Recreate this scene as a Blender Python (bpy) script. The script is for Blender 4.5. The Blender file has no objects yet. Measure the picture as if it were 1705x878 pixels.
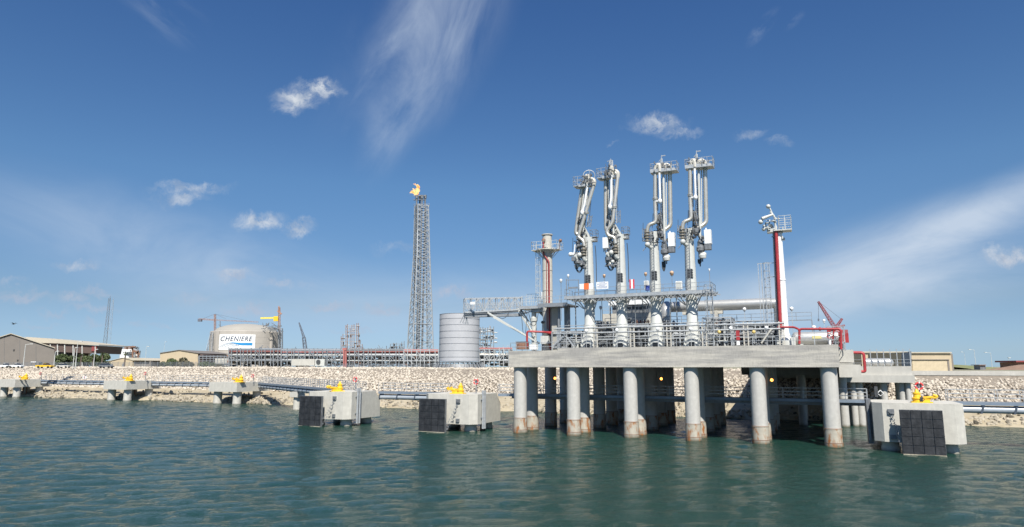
import bpy, math, random
import numpy as np
from mathutils import Vector, Matrix
random.seed(7); R=random.random
def U(a,b): return a+(b-a)*R()
sc=bpy.context.scene; COL=sc.collection

# ------------------------------------------------------------------ camera, sky, sun, exposure
F=1100.0; TH=math.atan(172/F); H=10.0
cam=bpy.data.cameras.new("camera"); co=bpy.data.objects.new("camera",cam); COL.objects.link(co)
cam.sensor_fit='HORIZONTAL'; cam.sensor_width=36; cam.lens=36*F/1705; cam.clip_start=0.5; cam.clip_end=30000
co.location=(0,0,H); co.rotation_euler=(math.radians(90)+TH,0,0); sc.camera=co
SUN_AZ=(0.10,-0.995); SUN_EL=math.radians(50)
sd=Vector((SUN_AZ[0]*math.cos(SUN_EL),SUN_AZ[1]*math.cos(SUN_EL),math.sin(SUN_EL)))
sl=bpy.data.lights.new("sun",'SUN'); sl.energy=4.9; sl.angle=math.radians(0.53); sl.color=(1,0.95,0.87)
so=bpy.data.objects.new("sun",sl); COL.objects.link(so); so.rotation_euler=sd.to_track_quat('Z','Y').to_euler(); so.location=(0,0,200)
sc.view_settings.view_transform='Standard'; sc.view_settings.look='None'; sc.view_settings.gamma=1
sc.view_settings.exposure=0.58; sc.view_settings.use_curve_mapping=False

w=bpy.data.worlds.new("World"); sc.world=w; w.use_nodes=True; nt=w.node_tree; N=nt.nodes; Lk=nt.links
for n in list(N): N.remove(n)
def wn(t,**k):
    n=N.new(t)
    for a,b in k.items(): setattr(n,a,b)
    return n
def wmath(op,a,b=None,c=None,clamp=False):
    n=N.new('ShaderNodeMath'); n.operation=op; n.use_clamp=clamp
    for i,v in enumerate((a,b,c)):
        if v is None: continue
        if isinstance(v,(int,float)): n.inputs[i].default_value=v
        else: Lk.new(v,n.inputs[i])
    return n.outputs[0]
def wvec(op,a,b=None):
    n=N.new('ShaderNodeVectorMath'); n.operation=op
    for i,v in enumerate((a,b)):
        if v is None: continue
        if isinstance(v,tuple): n.inputs[i].default_value=v
        else: Lk.new(v,n.inputs[i])
    return n.outputs['Value'] if op in('LENGTH','DOT_PRODUCT') else n.outputs[0]
def wnoise(vec,scale,detail,rough=0.5,dist=0,col=False):
    n=N.new('ShaderNodeTexNoise'); n.inputs['Scale'].default_value=scale; n.inputs['Detail'].default_value=detail
    n.inputs['Roughness'].default_value=rough; n.inputs['Distortion'].default_value=dist; Lk.new(vec,n.inputs['Vector'])
    return n.outputs['Color' if col else 'Fac']
def wmap(v,a,b,c=0,d=1,smooth=True):
    n=N.new('ShaderNodeMapRange'); n.interpolation_type='SMOOTHSTEP' if smooth else 'LINEAR'
    for i,x in enumerate((a,b,c,d)): n.inputs[1+i].default_value=x
    Lk.new(v,n.inputs[0]); return n.outputs[0]
sky=wn('ShaderNodeTexSky',sky_type='NISHITA'); sky.sun_disc=False; sky.sun_elevation=SUN_EL; sky.sun_rotation=math.atan2(SUN_AZ[0],SUN_AZ[1])
sky.altitude=0; sky.air_density=0.9; sky.dust_density=0.15; sky.ozone_density=2.6
tc=wn('ShaderNodeTexCoord'); D=tc.outputs['Generated']
ct,st_=math.cos(TH),math.sin(TH)
den=wmath('MAXIMUM',wvec('DOT_PRODUCT',D,(0,ct,st_)),0.05)
ca=wmath('DIVIDE',wvec('DOT_PRODUCT',D,(1,0,0)),den); cb=wmath('DIVIDE',wvec('DOT_PRODUCT',D,(0,-st_,ct)),den)
cx=wn('ShaderNodeCombineXYZ'); Lk.new(ca,cx.inputs[0]); Lk.new(cb,cx.inputs[1]); CV=cx.outputs[0]
# puffy clouds: (px,py,half-w,half-h,strength) on a sky chart 1705 wide
nz=wnoise(CV,22,5,0.65,0.3,True)
off=wvec('SCALE',wvec('SUBTRACT',nz,(0.5,0.5,0.5))); off.node.inputs['Scale'].default_value=0.06
CVd=wvec('ADD',CV,off)
puffs=[(528,150,40,16,1.0),(495,168,34,18,1.0),(318,313,58,11,.6),(300,330,42,12,.6),(430,371,40,15,.9),(495,384,26,11,.75),(125,443,36,9,.6),
 (1095,207,42,14,.8),(1130,222,34,10,.5),(1250,222,22,9,.4),(1300,240,22,7,.3),(1680,427,42,15,1.0),(390,459,28,9,.75),(462,467,24,9,.5),(550,507,32,8,.65),
 (640,513,30,9,.6),(745,487,36,12,.7),(418,516,46,9,.6),(35,495,48,9,.65),(122,499,26,10,.7),(152,514,40,7,.5),(318,498,38,7,.45),(160,484,30,6,.5),
 (88,521,20,5,.4),(68,541,34,5,.4),(225,548,18,5,.35),(15,474,26,6,.4),(160,536,20,7,.4),(660,412,34,10,.25),(1020,238,12,5,.35),(1365,440,32,6,.25),
 (270,540,30,5,.35),(590,548,40,4,.3),(505,470,20,6,.2)]
tot=None
for px,py,hw,hh,s in puffs:
    c=((px-852.5)/F,(439-py)/F,0)
    v=wvec('MULTIPLY',wvec('SUBTRACT',CVd,c),(F/hw,F/hh,0))
    m=wmap(wvec('LENGTH',v),1.5,0.1,0,s)
    tot=m if tot is None else wmath('MAXIMUM',tot,m)
det=wnoise(CVd,46,7,0.68)
puff=wmath('MULTIPLY',tot,wmap(det,0.30,0.60,0.15,1),clamp=True)
# cirrus: rotated, stretched noise inside soft bands
def band(px,py,ang,hl,hw,s,sx,sy,seed,lo,hi,power=1):
    c=((px-852.5)/F,(439-py)/F,0)
    v=wvec('SUBTRACT',CV,c)
    ca_,sa_=math.cos(ang),math.sin(ang)
    a=wvec('DOT_PRODUCT',v,(ca_,sa_,0)); b=wvec('DOT_PRODUCT',v,(-sa_,ca_,0))
    k=N.new('ShaderNodeCombineXYZ'); Lk.new(a,k.inputs[0]); Lk.new(b,k.inputs[1]); k.inputs[2].default_value=seed; q=k.outputs[0]
    m=wvec('MULTIPLY',q,(F/hl,F/hw,0)); mask=wmap(wvec('LENGTH',m),1.0,0.0,0,s)
    n=wnoise(wvec('MULTIPLY',q,(sx,sy,1)),1,8,0.6,0.6)
    return wmath('MULTIPLY',mask,wmap(n,lo,hi,0,1))
bands=[band(640,70,math.radians(58),230,90,.25,3,7,12.1,.3,.8),
       band(730,50,math.radians(60),270,120,.80,3.5,9,3.1,.30,.80),
       band(665,190,math.radians(62),150,60,.40,5,13,8.1,.3,.8),
       band(640,100,math.radians(58),170,35,.22,6,22,1.1,.45,.75),
       band(270,10,math.radians(-40),110,60,.2,6,20,5.1,.4,.75),
       band(1640,350,math.radians(23),430,58,.75,3,9,2.2,.15,.8),
       band(1480,430,math.radians(19),520,95,.7,3,10,6.2,.15,.7),
       band(1450,490,math.radians(8),560,70,.5,3,12,9.2,.25,.75),
       band(300,430,math.radians(-17),560,120,.48,3,9,4.4,.15,.8),
       band(950,500,math.radians(0),900,90,.42,2,9,7.4,.2,.8),
       band(1270,45,math.radians(50),50,16,.35,9,25,7.7,.4,.7),
       band(1320,35,math.radians(40),30,12,.3,9,25,1.7,.4,.7)]
cir=None
for b in bands: cir=b if cir is None else wmath('ADD',cir,b)
front=wmap(wvec('DOT_PRODUCT',D,(0,ct,st_)),0.15,0.3)
cir=wmath('MULTIPLY',wmath('MINIMUM',cir,0.8),front); puff=wmath('MULTIPLY',puff,front)
Lk.new(wvec('NORMALIZE',wvec('MAXIMUM',D,(-1,-1,0.02))),sky.inputs['Vector']) if 'Vector' in sky.inputs else None
hs=wn('ShaderNodeHueSaturation'); hs.inputs['Saturation'].default_value=1.08; hs.inputs['Value'].default_value=1.0; Lk.new(sky.outputs[0],hs.inputs['Color'])
def wmix0(f,a,b):
    return wmix(f,a,b)
def wmix(f,a,b):
    n=N.new('ShaderNodeMix'); n.data_type='RGBA'
    Lk.new(f,n.inputs[0]) if not isinstance(f,float) else setattr(n.inputs[0],'default_value',f)
    for i,v in ((6,a),(7,b)):
        if isinstance(v,tuple): n.inputs[i].default_value=v
        else: Lk.new(v,n.inputs[i])
    return n.outputs[2]
SKY_S=0.09
k=1/SKY_S
shade=wmap(wnoise(wvec('ADD',CV,(0,0.012,0)),34,4,0.6),0.35,0.65)
pc=wmix(shade,(.27*k,.32*k,.40*k,1),(.46*k,.49*k,.53*k,1))
ramp=N.new('ShaderNodeValToRGB'); Lk.new(wvec('DOT_PRODUCT',D,(0,0,1)),ramp.inputs[0]); ce=ramp.color_ramp.elements   # air colour by height above the horizon
ce[0].position=0.018; ce[0].color=(.38,.50,.76,1); ce[1].position=.5; ce[1].color=(.46,.64,.83,1)
for p_,c_ in ((.088,(.48,.52,.60,1)),(.264,(.57,.70,.77,1))): e_=ce.new(p_); e_.color=c_
tint=N.new('ShaderNodeMix'); tint.data_type='RGBA'; tint.blend_type='MULTIPLY'; tint.inputs[0].default_value=1; Lk.new(hs.outputs[0],tint.inputs[6]); Lk.new(ramp.outputs[0],tint.inputs[7])
pc=wmix(wmap(cb,-.045,.03,.85,0),pc,(.30*k,.335*k,.42*k,1))
c1=wmix(cir,tint.outputs[2],(.42*k,.48*k,.56*k,1))
c2=wmix(puff,c1,pc)
bg=wn('ShaderNodeBackground'); bg.inputs['Strength'].default_value=SKY_S; Lk.new(c2,bg.inputs['Color'])
wo=wn('ShaderNodeOutputWorld'); Lk.new(bg.outputs[0],wo.inputs[0])

# ------------------------------------------------------------------ frames
OX,OY=1.3,104.7; ES=Vector((.9096,-.4155,0)); ET=Vector((.4155,.9096,0)); EZ=Vector((0,0,1))
def B(s,t,z=0): return Vector((OX,OY,0))+ES*s+ET*t+EZ*z          # quay frame: s along the quay, t towards land
def ray(px,py):
    a=(px-852.5)/F; b=(439-py)/F
    return Vector((a,ct-b*st_,st_+b*ct))
def PT(px,py,t):                                                # survey point on a quay-parallel line
    r=ray(px,py); kk=(t+OX*ET.x+OY*ET.y)/(r.x*ET.x+r.y*ET.y); return Vector((r.x*kk,r.y*kk,H+r.z*kk))
def PY(px,py,Y):
    r=ray(px,py); kk=Y/r.y; return Vector((r.x*kk,r.y*kk,H+r.z*kk))
def ST(p):
    d=p-Vector((OX,OY,0)); return d.dot(ES),d.dot(ET),p.z
def LZ(s):                                                      # level of the land behind the revetment
    return float(np.interp(s,[-260,-60,70],[9.62,9.35,9.0]))

# ------------------------------------------------------------------ mesh collector
class MB:
    def __init__(s): s.v=[]; s.f=[]; s.m=[]; s.sm=[]; s.cur=0
    def add(s,vs,fs,smooth=False):
        o=len(s.v); s.v+= [tuple(x) for x in vs]
        for f in fs: s.f.append([o+i for i in f]); s.m.append(s.cur); s.sm.append(smooth)
        return s
    def mat(s,i): s.cur=i; return s
    def box(s,c,d,ax=None):
        ax=ax or (ES,ET,EZ); c=Vector(c); vs=[]
        for k in (-.5,.5):
            for j in (-.5,.5):
                for i in (-.5,.5): vs.append(c+ax[0]*i*d[0]+ax[1]*j*d[1]+ax[2]*k*d[2])
        return s.add(vs,[(0,2,3,1),(4,5,7,6),(0,1,5,4),(2,6,7,3),(0,4,6,2),(1,3,7,5)])
    def bbox(s,s0,s1,t0,t1,z0,z1): return s.box(B((s0+s1)/2,(t0+t1)/2,(z0+z1)/2),(abs(s1-s0),abs(t1-t0),abs(z1-z0)))
    def bar(s,p,q,w,h=None):
        p=Vector(p);q=Vector(q);h=h or w; d=q-p; L=d.length
        if L<1e-6: return s
        d/=L; u=d.cross(EZ)
        if u.length<1e-3: u=ES.copy()
        u.normalize(); v=u.cross(d); return s.box((p+q)/2,(L,w,h),(d,u,v))
    def tube(s,p,q,r,r2=None,seg=8,caps=True):
        p=Vector(p);q=Vector(q); r2=r if r2 is None else r2; d=q-p
        if d.length<1e-6: return s
        d.normalize(); u=d.orthogonal().normalized(); v=d.cross(u); vs=[]
        for c,rr in ((p,r),(q,r2)):
            for i in range(seg):
                a=2*math.pi*i/seg; vs.append(c+(u*math.cos(a)+v*math.sin(a))*rr)
        s.add(vs,[(i,(i+1)%seg,seg+(i+1)%seg,seg+i) for i in range(seg)],True)
        if caps:
            s.add(vs[:seg],[tuple(range(seg))[::-1]]); s.add(vs[seg:],[tuple(range(seg))])
        return s
    def pipe(s,pts,r,seg=8,bend=None,n=4):
        pts=[Vector(p) for p in pts]; bend=bend or r*2.2; path=[pts[0]]
        for i in range(1,len(pts)-1):
            a=pts[i-1]-pts[i]; b=pts[i+1]-pts[i]; l=min(bend,a.length*.49,b.length*.49)
            A=pts[i]+a.normalized()*l; C=pts[i]+b.normalized()*l
            for j in range(n+1):
                k=j/n; path.append(A*(1-k)**2+pts[i]*2*k*(1-k)+C*k*k)
        path.append(pts[-1]); rings=[]; u=None
        for i,p in enumerate(path):
            d=(path[min(i+1,len(path)-1)]-path[max(i-1,0)]).normalized()
            u=d.orthogonal() if u is None else u-d*u.dot(d)
            u.normalize(); v=d.cross(u)
            rings+= [p+(u*math.cos(2*math.pi*j/seg)+v*math.sin(2*math.pi*j/seg))*r for j in range(seg)]
        fs=[(i*seg+j,i*seg+(j+1)%seg,(i+1)*seg+(j+1)%seg,(i+1)*seg+j) for i in range(len(path)-1) for j in range(seg)]
        s.add(rings,fs,True); s.add(rings[:seg],[tuple(range(seg))[::-1]]); s.add(rings[-seg:],[tuple(range(seg))]); return s
    def lathe(s,c,prof,seg=16,axis=None,smooth=True):
        c=Vector(c); ax=(axis or EZ).normalized(); u=ax.orthogonal().normalized(); v=ax.cross(u); vs=[]
        for r,h in prof:
            vs+= [c+ax*h+(u*math.cos(2*math.pi*j/seg)+v*math.sin(2*math.pi*j/seg))*r for j in range(seg)]
        n=len(prof); i=0
        while i<n-1:                                   # a run of rings shares vertices only where the profile bends gently
            k=i+1
            while k<n-1:
                a1=math.atan2(prof[k][0]-prof[k-1][0],prof[k][1]-prof[k-1][1]); a2=math.atan2(prof[k+1][0]-prof[k][0],prof[k+1][1]-prof[k][1])
                if abs((a2-a1+math.pi)%(2*math.pi)-math.pi)>.6: break
                k+=1
            m=k-i; s.add(vs[i*seg:(k+1)*seg],[(q*seg+j,q*seg+(j+1)%seg,(q+1)*seg+(j+1)%seg,(q+1)*seg+j) for q in range(m) for j in range(seg)],smooth); i=k
        s.add(vs[:seg],[tuple(range(seg))[::-1]]); s.add(vs[-seg:],[tuple(range(seg))]); return s
    def ball(s,c,r,seg=10,n=6,sc=(1,1,1)):
        prof=[(max(1e-3,r*math.sin(math.pi*i/n)),-r*math.cos(math.pi*i/n)*sc[2]) for i in range(n+1)]
        return s.lathe(c,prof,seg)
    def torus(s,c,R0,r,normal,seg=16,m=6,a0=0,a1=2*math.pi):
        nrm=Vector(normal).normalized(); u=nrm.orthogonal().normalized()
        if abs(nrm.z)<.9: u=(EZ-nrm*nrm.z).normalized()
        v=nrm.cross(u); full=abs(a1-a0-2*math.pi)<1e-4; k=seg if full else seg+1; vs=[]
        for i in range(k):
            a=a0+(a1-a0)*i/seg; d=u*math.cos(a)+v*math.sin(a)
            for j in range(m):
                b=2*math.pi*j/m; vs.append(Vector(c)+d*(R0+r*math.cos(b))+nrm*r*math.sin(b))
        fs=[(i*m+j,i*m+(j+1)%m,((i+1)%k)*m+(j+1)%m,((i+1)%k)*m+j) for i in range(seg) for j in range(m)]
        return s.add(vs,fs,True)
    def loft(s,rings,smooth=False):
        n=len(rings[0]); vs=[p for r in rings for p in r]
        s.add(vs,[(i*n+j,i*n+(j+1)%n,(i+1)*n+(j+1)%n,(i+1)*n+j) for i in range(len(rings)-1) for j in range(n)],smooth)
        s.add(rings[0],[tuple(range(n))[::-1]]); s.add(rings[-1],[tuple(range(n))]); return s
    def rail(s,pts,h=1.1,sp=2.0,r=.035,mids=(.5,),closed=False,toe=False):
        pts=[Vector(p) for p in pts]
        if closed: pts.append(pts[0])
        for a,b in zip(pts,pts[1:]):
            L=(b-a).length; n=max(1,round(L/sp))
            for hh in [1.0]+list(mids): s.bar(a+EZ*h*hh,b+EZ*h*hh,r*1.6)
            if toe: s.bar(a+EZ*.08,b+EZ*.08,.02,.16)
            for i in range(n+1):
                p=a.lerp(b,i/n); s.bar(p,p+EZ*h,r*1.8)
        return s
    def lattice(s,bot,top,n,r,rb=None,diag='X',hor=True,legs=True,skip=()):
        rb=rb or r*.6; m=len(bot); bot=[Vector(x) for x in bot]; top=[Vector(x) for x in top]
        for i in range(m):
            if legs: s.bar(bot[i],top[i],r)
            j=(i+1)%m
            if m==2 and i==1: break
            for k in range(n):
                a0=bot[i].lerp(top[i],k/n);a1=bot[i].lerp(top[i],(k+1)/n);b0=bot[j].lerp(top[j],k/n);b1=bot[j].lerp(top[j],(k+1)/n)
                if hor: s.bar(a1,b1,rb)
                if diag=='X': s.bar(a0,b1,rb); s.bar(b0,a1,rb)
                elif diag=='Z': s.bar(*((a0,b1) if k%2 else (b0,a1)),rb)
                elif diag=='K': mm=(a1+b1)/2; s.bar(a0,mm,rb); s.bar(b0,mm,rb)
        return s
    def ladder(s,p,q,w=.5,r=.03,sp=.35,side=None,cage=False,out=None):
        p=Vector(p);q=Vector(q); side=side or ES; L=(q-p).length; n=max(2,int(L/sp))
        s.bar(p-side*w/2,q-side*w/2,r*1.6); s.bar(p+side*w/2,q+side*w/2,r*1.6)
        for i in range(n):
            c=p.lerp(q,(i+.5)/n); s.bar(c-side*w/2,c+side*w/2,r)
        if cage:
            out=out or -ET; d=(q-p).normalized(); m=int(L/1.1)
            for i in range(2,m+1):
                c=p.lerp(q,i/m)
                h=[c+side*(w*.75*math.cos(a))+out*(.02+.75*math.sin(a)) for a in np.linspace(0,math.pi,6)]
                for x,y in zip(h,h[1:]): s.bar(x,y,r*1.4)
            for a in np.linspace(.4,math.pi-.4,4):
                o=side*(w*.75*math.cos(a))+out*(.02+.75*math.sin(a)); s.bar(p.lerp(q,2/max(m,3))+o,q+o,r*1.2)
        return s
    def build(s,name,mats,parent=None,smooth_angle=None):
        if not isinstance(mats,(list,tuple)): mats=[mats]
        V=np.array(s.v,dtype=float); lo=V.min(0);hi=V.max(0)
        org=Vector(((lo[0]+hi[0])/2,(lo[1]+hi[1])/2,lo[2]))
        me=bpy.data.meshes.new(name); me.from_pydata([tuple(x) for x in (V-np.array(org))],[],s.f)
        me.polygons.foreach_set('material_index',s.m); me.polygons.foreach_set('use_smooth',s.sm)
        for m in mats: me.materials.append(m)
        me.update()
        o=bpy.data.objects.new(name,me); COL.objects.link(o); WL[o.name]=org
        if parent: o.parent=parent; o.location=org-WL[parent.name]
        else: o.location=org
        return o
WL={}
def tag(o,label=None,cat=None,group=None,kind=None):
    if label: o['label']=label
    if cat: o['category']=cat
    if group: o['group']=group
    if kind: o['kind']=kind
    return o
def thing(name,label,cat,loc,group=None):
    o=bpy.data.objects.new(name,None); COL.objects.link(o); o.location=loc; o.empty_display_size=.5; WL[o.name]=Vector(loc)
    return tag(o,label,cat,group)
def dup(o,loc=None,rotz=None,label=None,parent=None):
    c=o.copy(); COL.objects.link(c)
    if parent: c.parent=parent
    if loc is not None: c.location=loc; WL[c.name]=Vector(loc)
    if rotz is not None: c.rotation_euler=(0,0,rotz)
    if label: c['label']=label
    for ch in o.children: dup(ch,parent=c)
    return c
def solo(name,mb,mats,label,cat,group=None,kind=None): return tag(mb.build(name,mats),label,cat,group,kind)

# ------------------------------------------------------------------ materials
def mat(name,col,rough=.6,metal=0,var=.12,scale=1.2,bump=.0,bscale=8,streak=0,spec=.5,var2=None,emis=None,coord='Object'):
    m=bpy.data.materials.new(name); m.use_nodes=True; t=m.node_tree; n=t.nodes; l=t.links; p=n['Principled BSDF']
    p.inputs['Roughness'].default_value=rough; p.inputs['Metallic'].default_value=metal; p.inputs['Specular IOR Level'].default_value=spec
    if emis: p.inputs['Emission Color'].default_value=(*emis[:3],1); p.inputs['Emission Strength'].default_value=emis[3]
    tcn=n.new('ShaderNodeNewGeometry'); src=tcn.outputs['Position']
    if coord=='Object': tq=n.new('ShaderNodeTexCoord'); src=tq.outputs['Object']
    tx=n.new('ShaderNodeTexNoise'); tx.inputs['Scale'].default_value=scale; tx.inputs['Detail'].default_value=6; tx.inputs['Roughness'].default_value=.65; l.new(src,tx.inputs['Vector'])
    mr=n.new('ShaderNodeMapRange'); mr.inputs[1].default_value=.3; mr.inputs[2].default_value=.7; l.new(tx.outputs['Fac'],mr.inputs[0]); fac=mr.outputs[0]
    if streak:
        mp=n.new('ShaderNodeMapping'); mp.inputs['Scale'].default_value=(1,1,.1); l.new(src,mp.inputs['Vector'])
        t2=n.new('ShaderNodeTexNoise'); t2.inputs['Scale'].default_value=streak; t2.inputs['Detail'].default_value=4; l.new(mp.outputs[0],t2.inputs['Vector'])
        mr2=n.new('ShaderNodeMapRange'); mr2.inputs[1].default_value=.35; mr2.inputs[2].default_value=.68; l.new(t2.outputs['Fac'],mr2.inputs[0])
        mm=n.new('ShaderNodeMath'); mm.operation='MULTIPLY'; l.new(fac,mm.inputs[0]); l.new(mr2.outputs[0],mm.inputs[1])
        m3=n.new('ShaderNodeMath'); m3.operation='MULTIPLY_ADD'; m3.inputs[1].default_value=.55; l.new(mm.outputs[0],m3.inputs[0])
        m4=n.new('ShaderNodeMath'); m4.operation='MULTIPLY'; m4.inputs[1].default_value=.45; l.new(fac,m4.inputs[0]); l.new(m4.outputs[0],m3.inputs[2]); fac=m3.outputs[0]
    mx=n.new('ShaderNodeMix'); mx.data_type='RGBA'; l.new(fac,mx.inputs[0])
    c=Vector(col); lo=[max(0,x*(1-var)) for x in c]; hi=[min(1,x*(1+var)) for x in (var2 or c)]
    if var2: hi=list(var2)
    mx.inputs[6].default_value=(*lo,1); mx.inputs[7].default_value=(*hi,1); l.new(mx.outputs[2],p.inputs['Base Color'])
    m['mix']=mx.name
    if bump:
        b=n.new('ShaderNodeBump'); b.inputs['Strength'].default_value=bump; b.inputs['Distance'].default_value=.1
        t3=n.new('ShaderNodeTexNoise'); t3.inputs['Scale'].default_value=bscale; t3.inputs['Detail'].default_value=5; l.new(src,t3.inputs['Vector']); l.new(t3.outputs['Fac'],b.inputs['Height']); l.new(b.outputs[0],p.inputs['Normal'])
    return m
M={}
M['conc']=mat('concrete_cast',(.37,.36,.32),.85,0,.16,.5,.25,6,streak=2.5)
M['conc2']=mat('concrete_smooth',(.46,.45,.41),.85,0,.12,.7,.15,6,streak=2)
M['steel']=mat('grey_white_paint',(.52,.53,.50),.42,0,.12,1.5,streak=1.5)
M['cream']=mat('weathered_cream_paint',(.50,.48,.42),.45,0,.16,1.8,streak=2)
M['stain']=mat('stainless_pipe',(.56,.53,.46),.33,.55,.15,2)
M['white']=mat('white_paint',(.76,.77,.76),.4,0,.05,1)
M['galv']=mat('galvanised_steel',(.40,.42,.43),.5,.35,.2,2.5)
M['galvd']=mat('dull_galvanised_steel',(.24,.26,.28),.6,.3,.2,2.5)
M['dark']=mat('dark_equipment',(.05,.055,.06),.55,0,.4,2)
M['mid']=mat('grey_equipment',(.17,.18,.19),.55,.2,.35,2)
M['red']=mat('red_fire_main',(.34,.035,.04),.45,0,.22,1.2)
M['redf']=mat('faded_red_pipe',(.36,.13,.12),.6,0,.2,.6)
M['yel']=mat('yellow_paint',(.80,.47,.02),.45,0,.15,2,var2=(.85,.55,.04))
M['org']=mat('orange_paint',(.75,.16,.04),.5,0,.1,2)
M['black']=mat('black_rubber',(.014,.016,.02),.55,0,.4,1.2,.2,5,streak=3,var2=(.05,.053,.058))
M['blue']=mat('blue_drum_paint',(.03,.06,.28),.5)
M['tan']=mat('tan_cladding',(.46,.38,.26),.7,0,.06,.4)
M['tan2']=mat('pale_beige_roof',(.43,.39,.31),.7,0,.06,.4)
M['brown']=mat('taupe_cladding',(.19,.17,.15),.7,0,.06,.3)
M['brownd']=mat('dark_brown_cladding',(.10,.07,.06),.7,0,.1,.3)
M['maroon']=mat('maroon_paint',(.22,.05,.05),.6,0,.1,.3)
M['tank']=mat('far_tank_concrete',(.40,.37,.33),.9,0,.1,.08,streak=.25)
M['glass']=mat('dark_window',(.02,.025,.03),.12,0,.1,1,spec=.8)
M['door']=mat('grey_door',(.2,.2,.19),.6)
M['copper']=mat('rusty_brown_steel',(.22,.12,.08),.7,0,.3,2)
M['bark']=mat('bark',(.12,.09,.07),.9,0,.3,4)
M['leaf']=mat('leaves',(.05,.085,.025),.6,0,.5,.6,var2=(.11,.14,.05))
M['leafd']=mat('dry_scrub_leaves',(.11,.10,.06),.7,0,.4,.6,var2=(.15,.14,.08))
M['palm']=mat('palm_fronds',(.05,.08,.02),.5,0,.4,1,var2=(.10,.12,.04))
M['tyre']=mat('tyre_rubber',(.02,.02,.02),.8)
M['ins']=mat('insulated_pipe_cladding',(.50,.50,.48),.35,.5,.08,2)
def island_mat(name,a,b,rough=.9,bump=.4,bs=3):
    m=bpy.data.materials.new(name); m.use_nodes=True; t=m.node_tree;n=t.nodes;l=t.links;p=n['Principled BSDF']; p.inputs['Roughness'].default_value=rough
    g=n.new('ShaderNodeNewGeometry'); r=n.new('ShaderNodeValToRGB'); r.color_ramp.elements[0].color=(*a,1); r.color_ramp.elements[1].color=(*b,1)
    e=r.color_ramp.elements.new(.25); e.color=(*[x*.8+y*.2 for x,y in zip(b,a)],1)
    l.new(g.outputs['Random Per Island'],r.inputs[0])
    tx=n.new('ShaderNodeTexNoise'); tx.inputs['Scale'].default_value=bs; tx.inputs['Detail'].default_value=5; l.new(g.outputs['Position'],tx.inputs['Vector'])
    mx=n.new('ShaderNodeMix'); mx.data_type='RGBA'; mx.blend_type='MULTIPLY'; mx.inputs[0].default_value=.5; l.new(r.outputs[0],mx.inputs[6])
    rr=n.new('ShaderNodeMapRange'); rr.inputs[1].default_value=.3; rr.inputs[2].default_value=.7; rr.inputs[3].default_value=.6; rr.inputs[4].default_value=1; l.new(tx.outputs['Fac'],rr.inputs[0])
    cc=n.new('ShaderNodeCombineColor'); 
    for i in range(3): l.new(rr.outputs[0],cc.inputs[i])
    l.new(cc.outputs[0],mx.inputs[7]); l.new(mx.outputs[2],p.inputs['Base Color'])
    bb=n.new('ShaderNodeBump'); bb.inputs['Strength'].default_value=bump; bb.inputs['Distance'].default_value=.2; l.new(tx.outputs['Fac'],bb.inputs['Height']); l.new(bb.outputs[0],p.inputs['Normal'])
    return m
M['swv']=mat('tarnished_swivel_steel',(.27,.24,.19),.45,.4,.3,3)
M['rock']=island_mat('limestone_blocks',(.37,.32,.26),(.58,.52,.43))
M['rock2']=island_mat('wet_shore_stones',(.09,.08,.06),(.42,.37,.28))
# wall of the deck beam: pale concrete with grey horizontal pour stains
def beam_mat():
    m=mat('stained_beam_concrete',(.43,.415,.375),.85,0,.12,.35,.25,5,streak=0); t=m.node_tree;n=t.nodes;l=t.links; mx=n[m['mix']]
    g=n.new('ShaderNodeTexCoord'); mp=n.new('ShaderNodeMapping'); mp.inputs['Scale'].default_value=(.16,.16,1.9); l.new(g.outputs['Object'],mp.inputs[0])
    t2=n.new('ShaderNodeTexNoise'); t2.inputs['Scale'].default_value=1.0; t2.inputs['Detail'].default_value=7; t2.inputs['Roughness'].default_value=.6; l.new(mp.outputs[0],t2.inputs[0])
    mp3=n.new('ShaderNodeMapping'); mp3.inputs['Scale'].default_value=(2.4,2.4,.25); l.new(g.outputs['Object'],mp3.inputs[0])
    t3=n.new('ShaderNodeTexNoise'); t3.inputs['Detail'].default_value=5; l.new(mp3.outputs[0],t3.inputs[0])
    r=n.new('ShaderNodeMapRange'); r.inputs[1].default_value=.4; r.inputs[2].default_value=.62; l.new(t2.outputs['Fac'],r.inputs[0])
    r3=n.new('ShaderNodeMapRange'); r3.inputs[1].default_value=.5; r3.inputs[2].default_value=.75; r3.inputs[3].default_value=1; r3.inputs[4].default_value=.8; l.new(t3.outputs['Fac'],r3.inputs[0])
    m2=n.new('ShaderNodeMix'); m2.data_type='RGBA'; m2.blend_type='MULTIPLY'; m2.inputs[0].default_value=1
    rc=n.new('ShaderNodeMix'); rc.data_type='RGBA'; l.new(r.outputs[0],rc.inputs[0]); rc.inputs[6].default_value=(.72,.72,.74,1); rc.inputs[7].default_value=(1.12,1.1,1.06,1)
    l.new(mx.outputs[2],m2.inputs[6]); l.new(rc.outputs[2],m2.inputs[7])
    m4=n.new('ShaderNodeMix'); m4.data_type='RGBA'; m4.blend_type='MULTIPLY'; m4.inputs[0].default_value=1; cc=n.new('ShaderNodeCombineColor')
    for i in range(3): l.new(r3.outputs[0],cc.inputs[i])
    l.new(m2.outputs[2],m4.inputs[6]); l.new(cc.outputs[0],m4.inputs[7]); l.new(m4.outputs[2],n['Principled BSDF'].inputs['Base Color']); return m
M['beam']=beam_mat()
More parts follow.
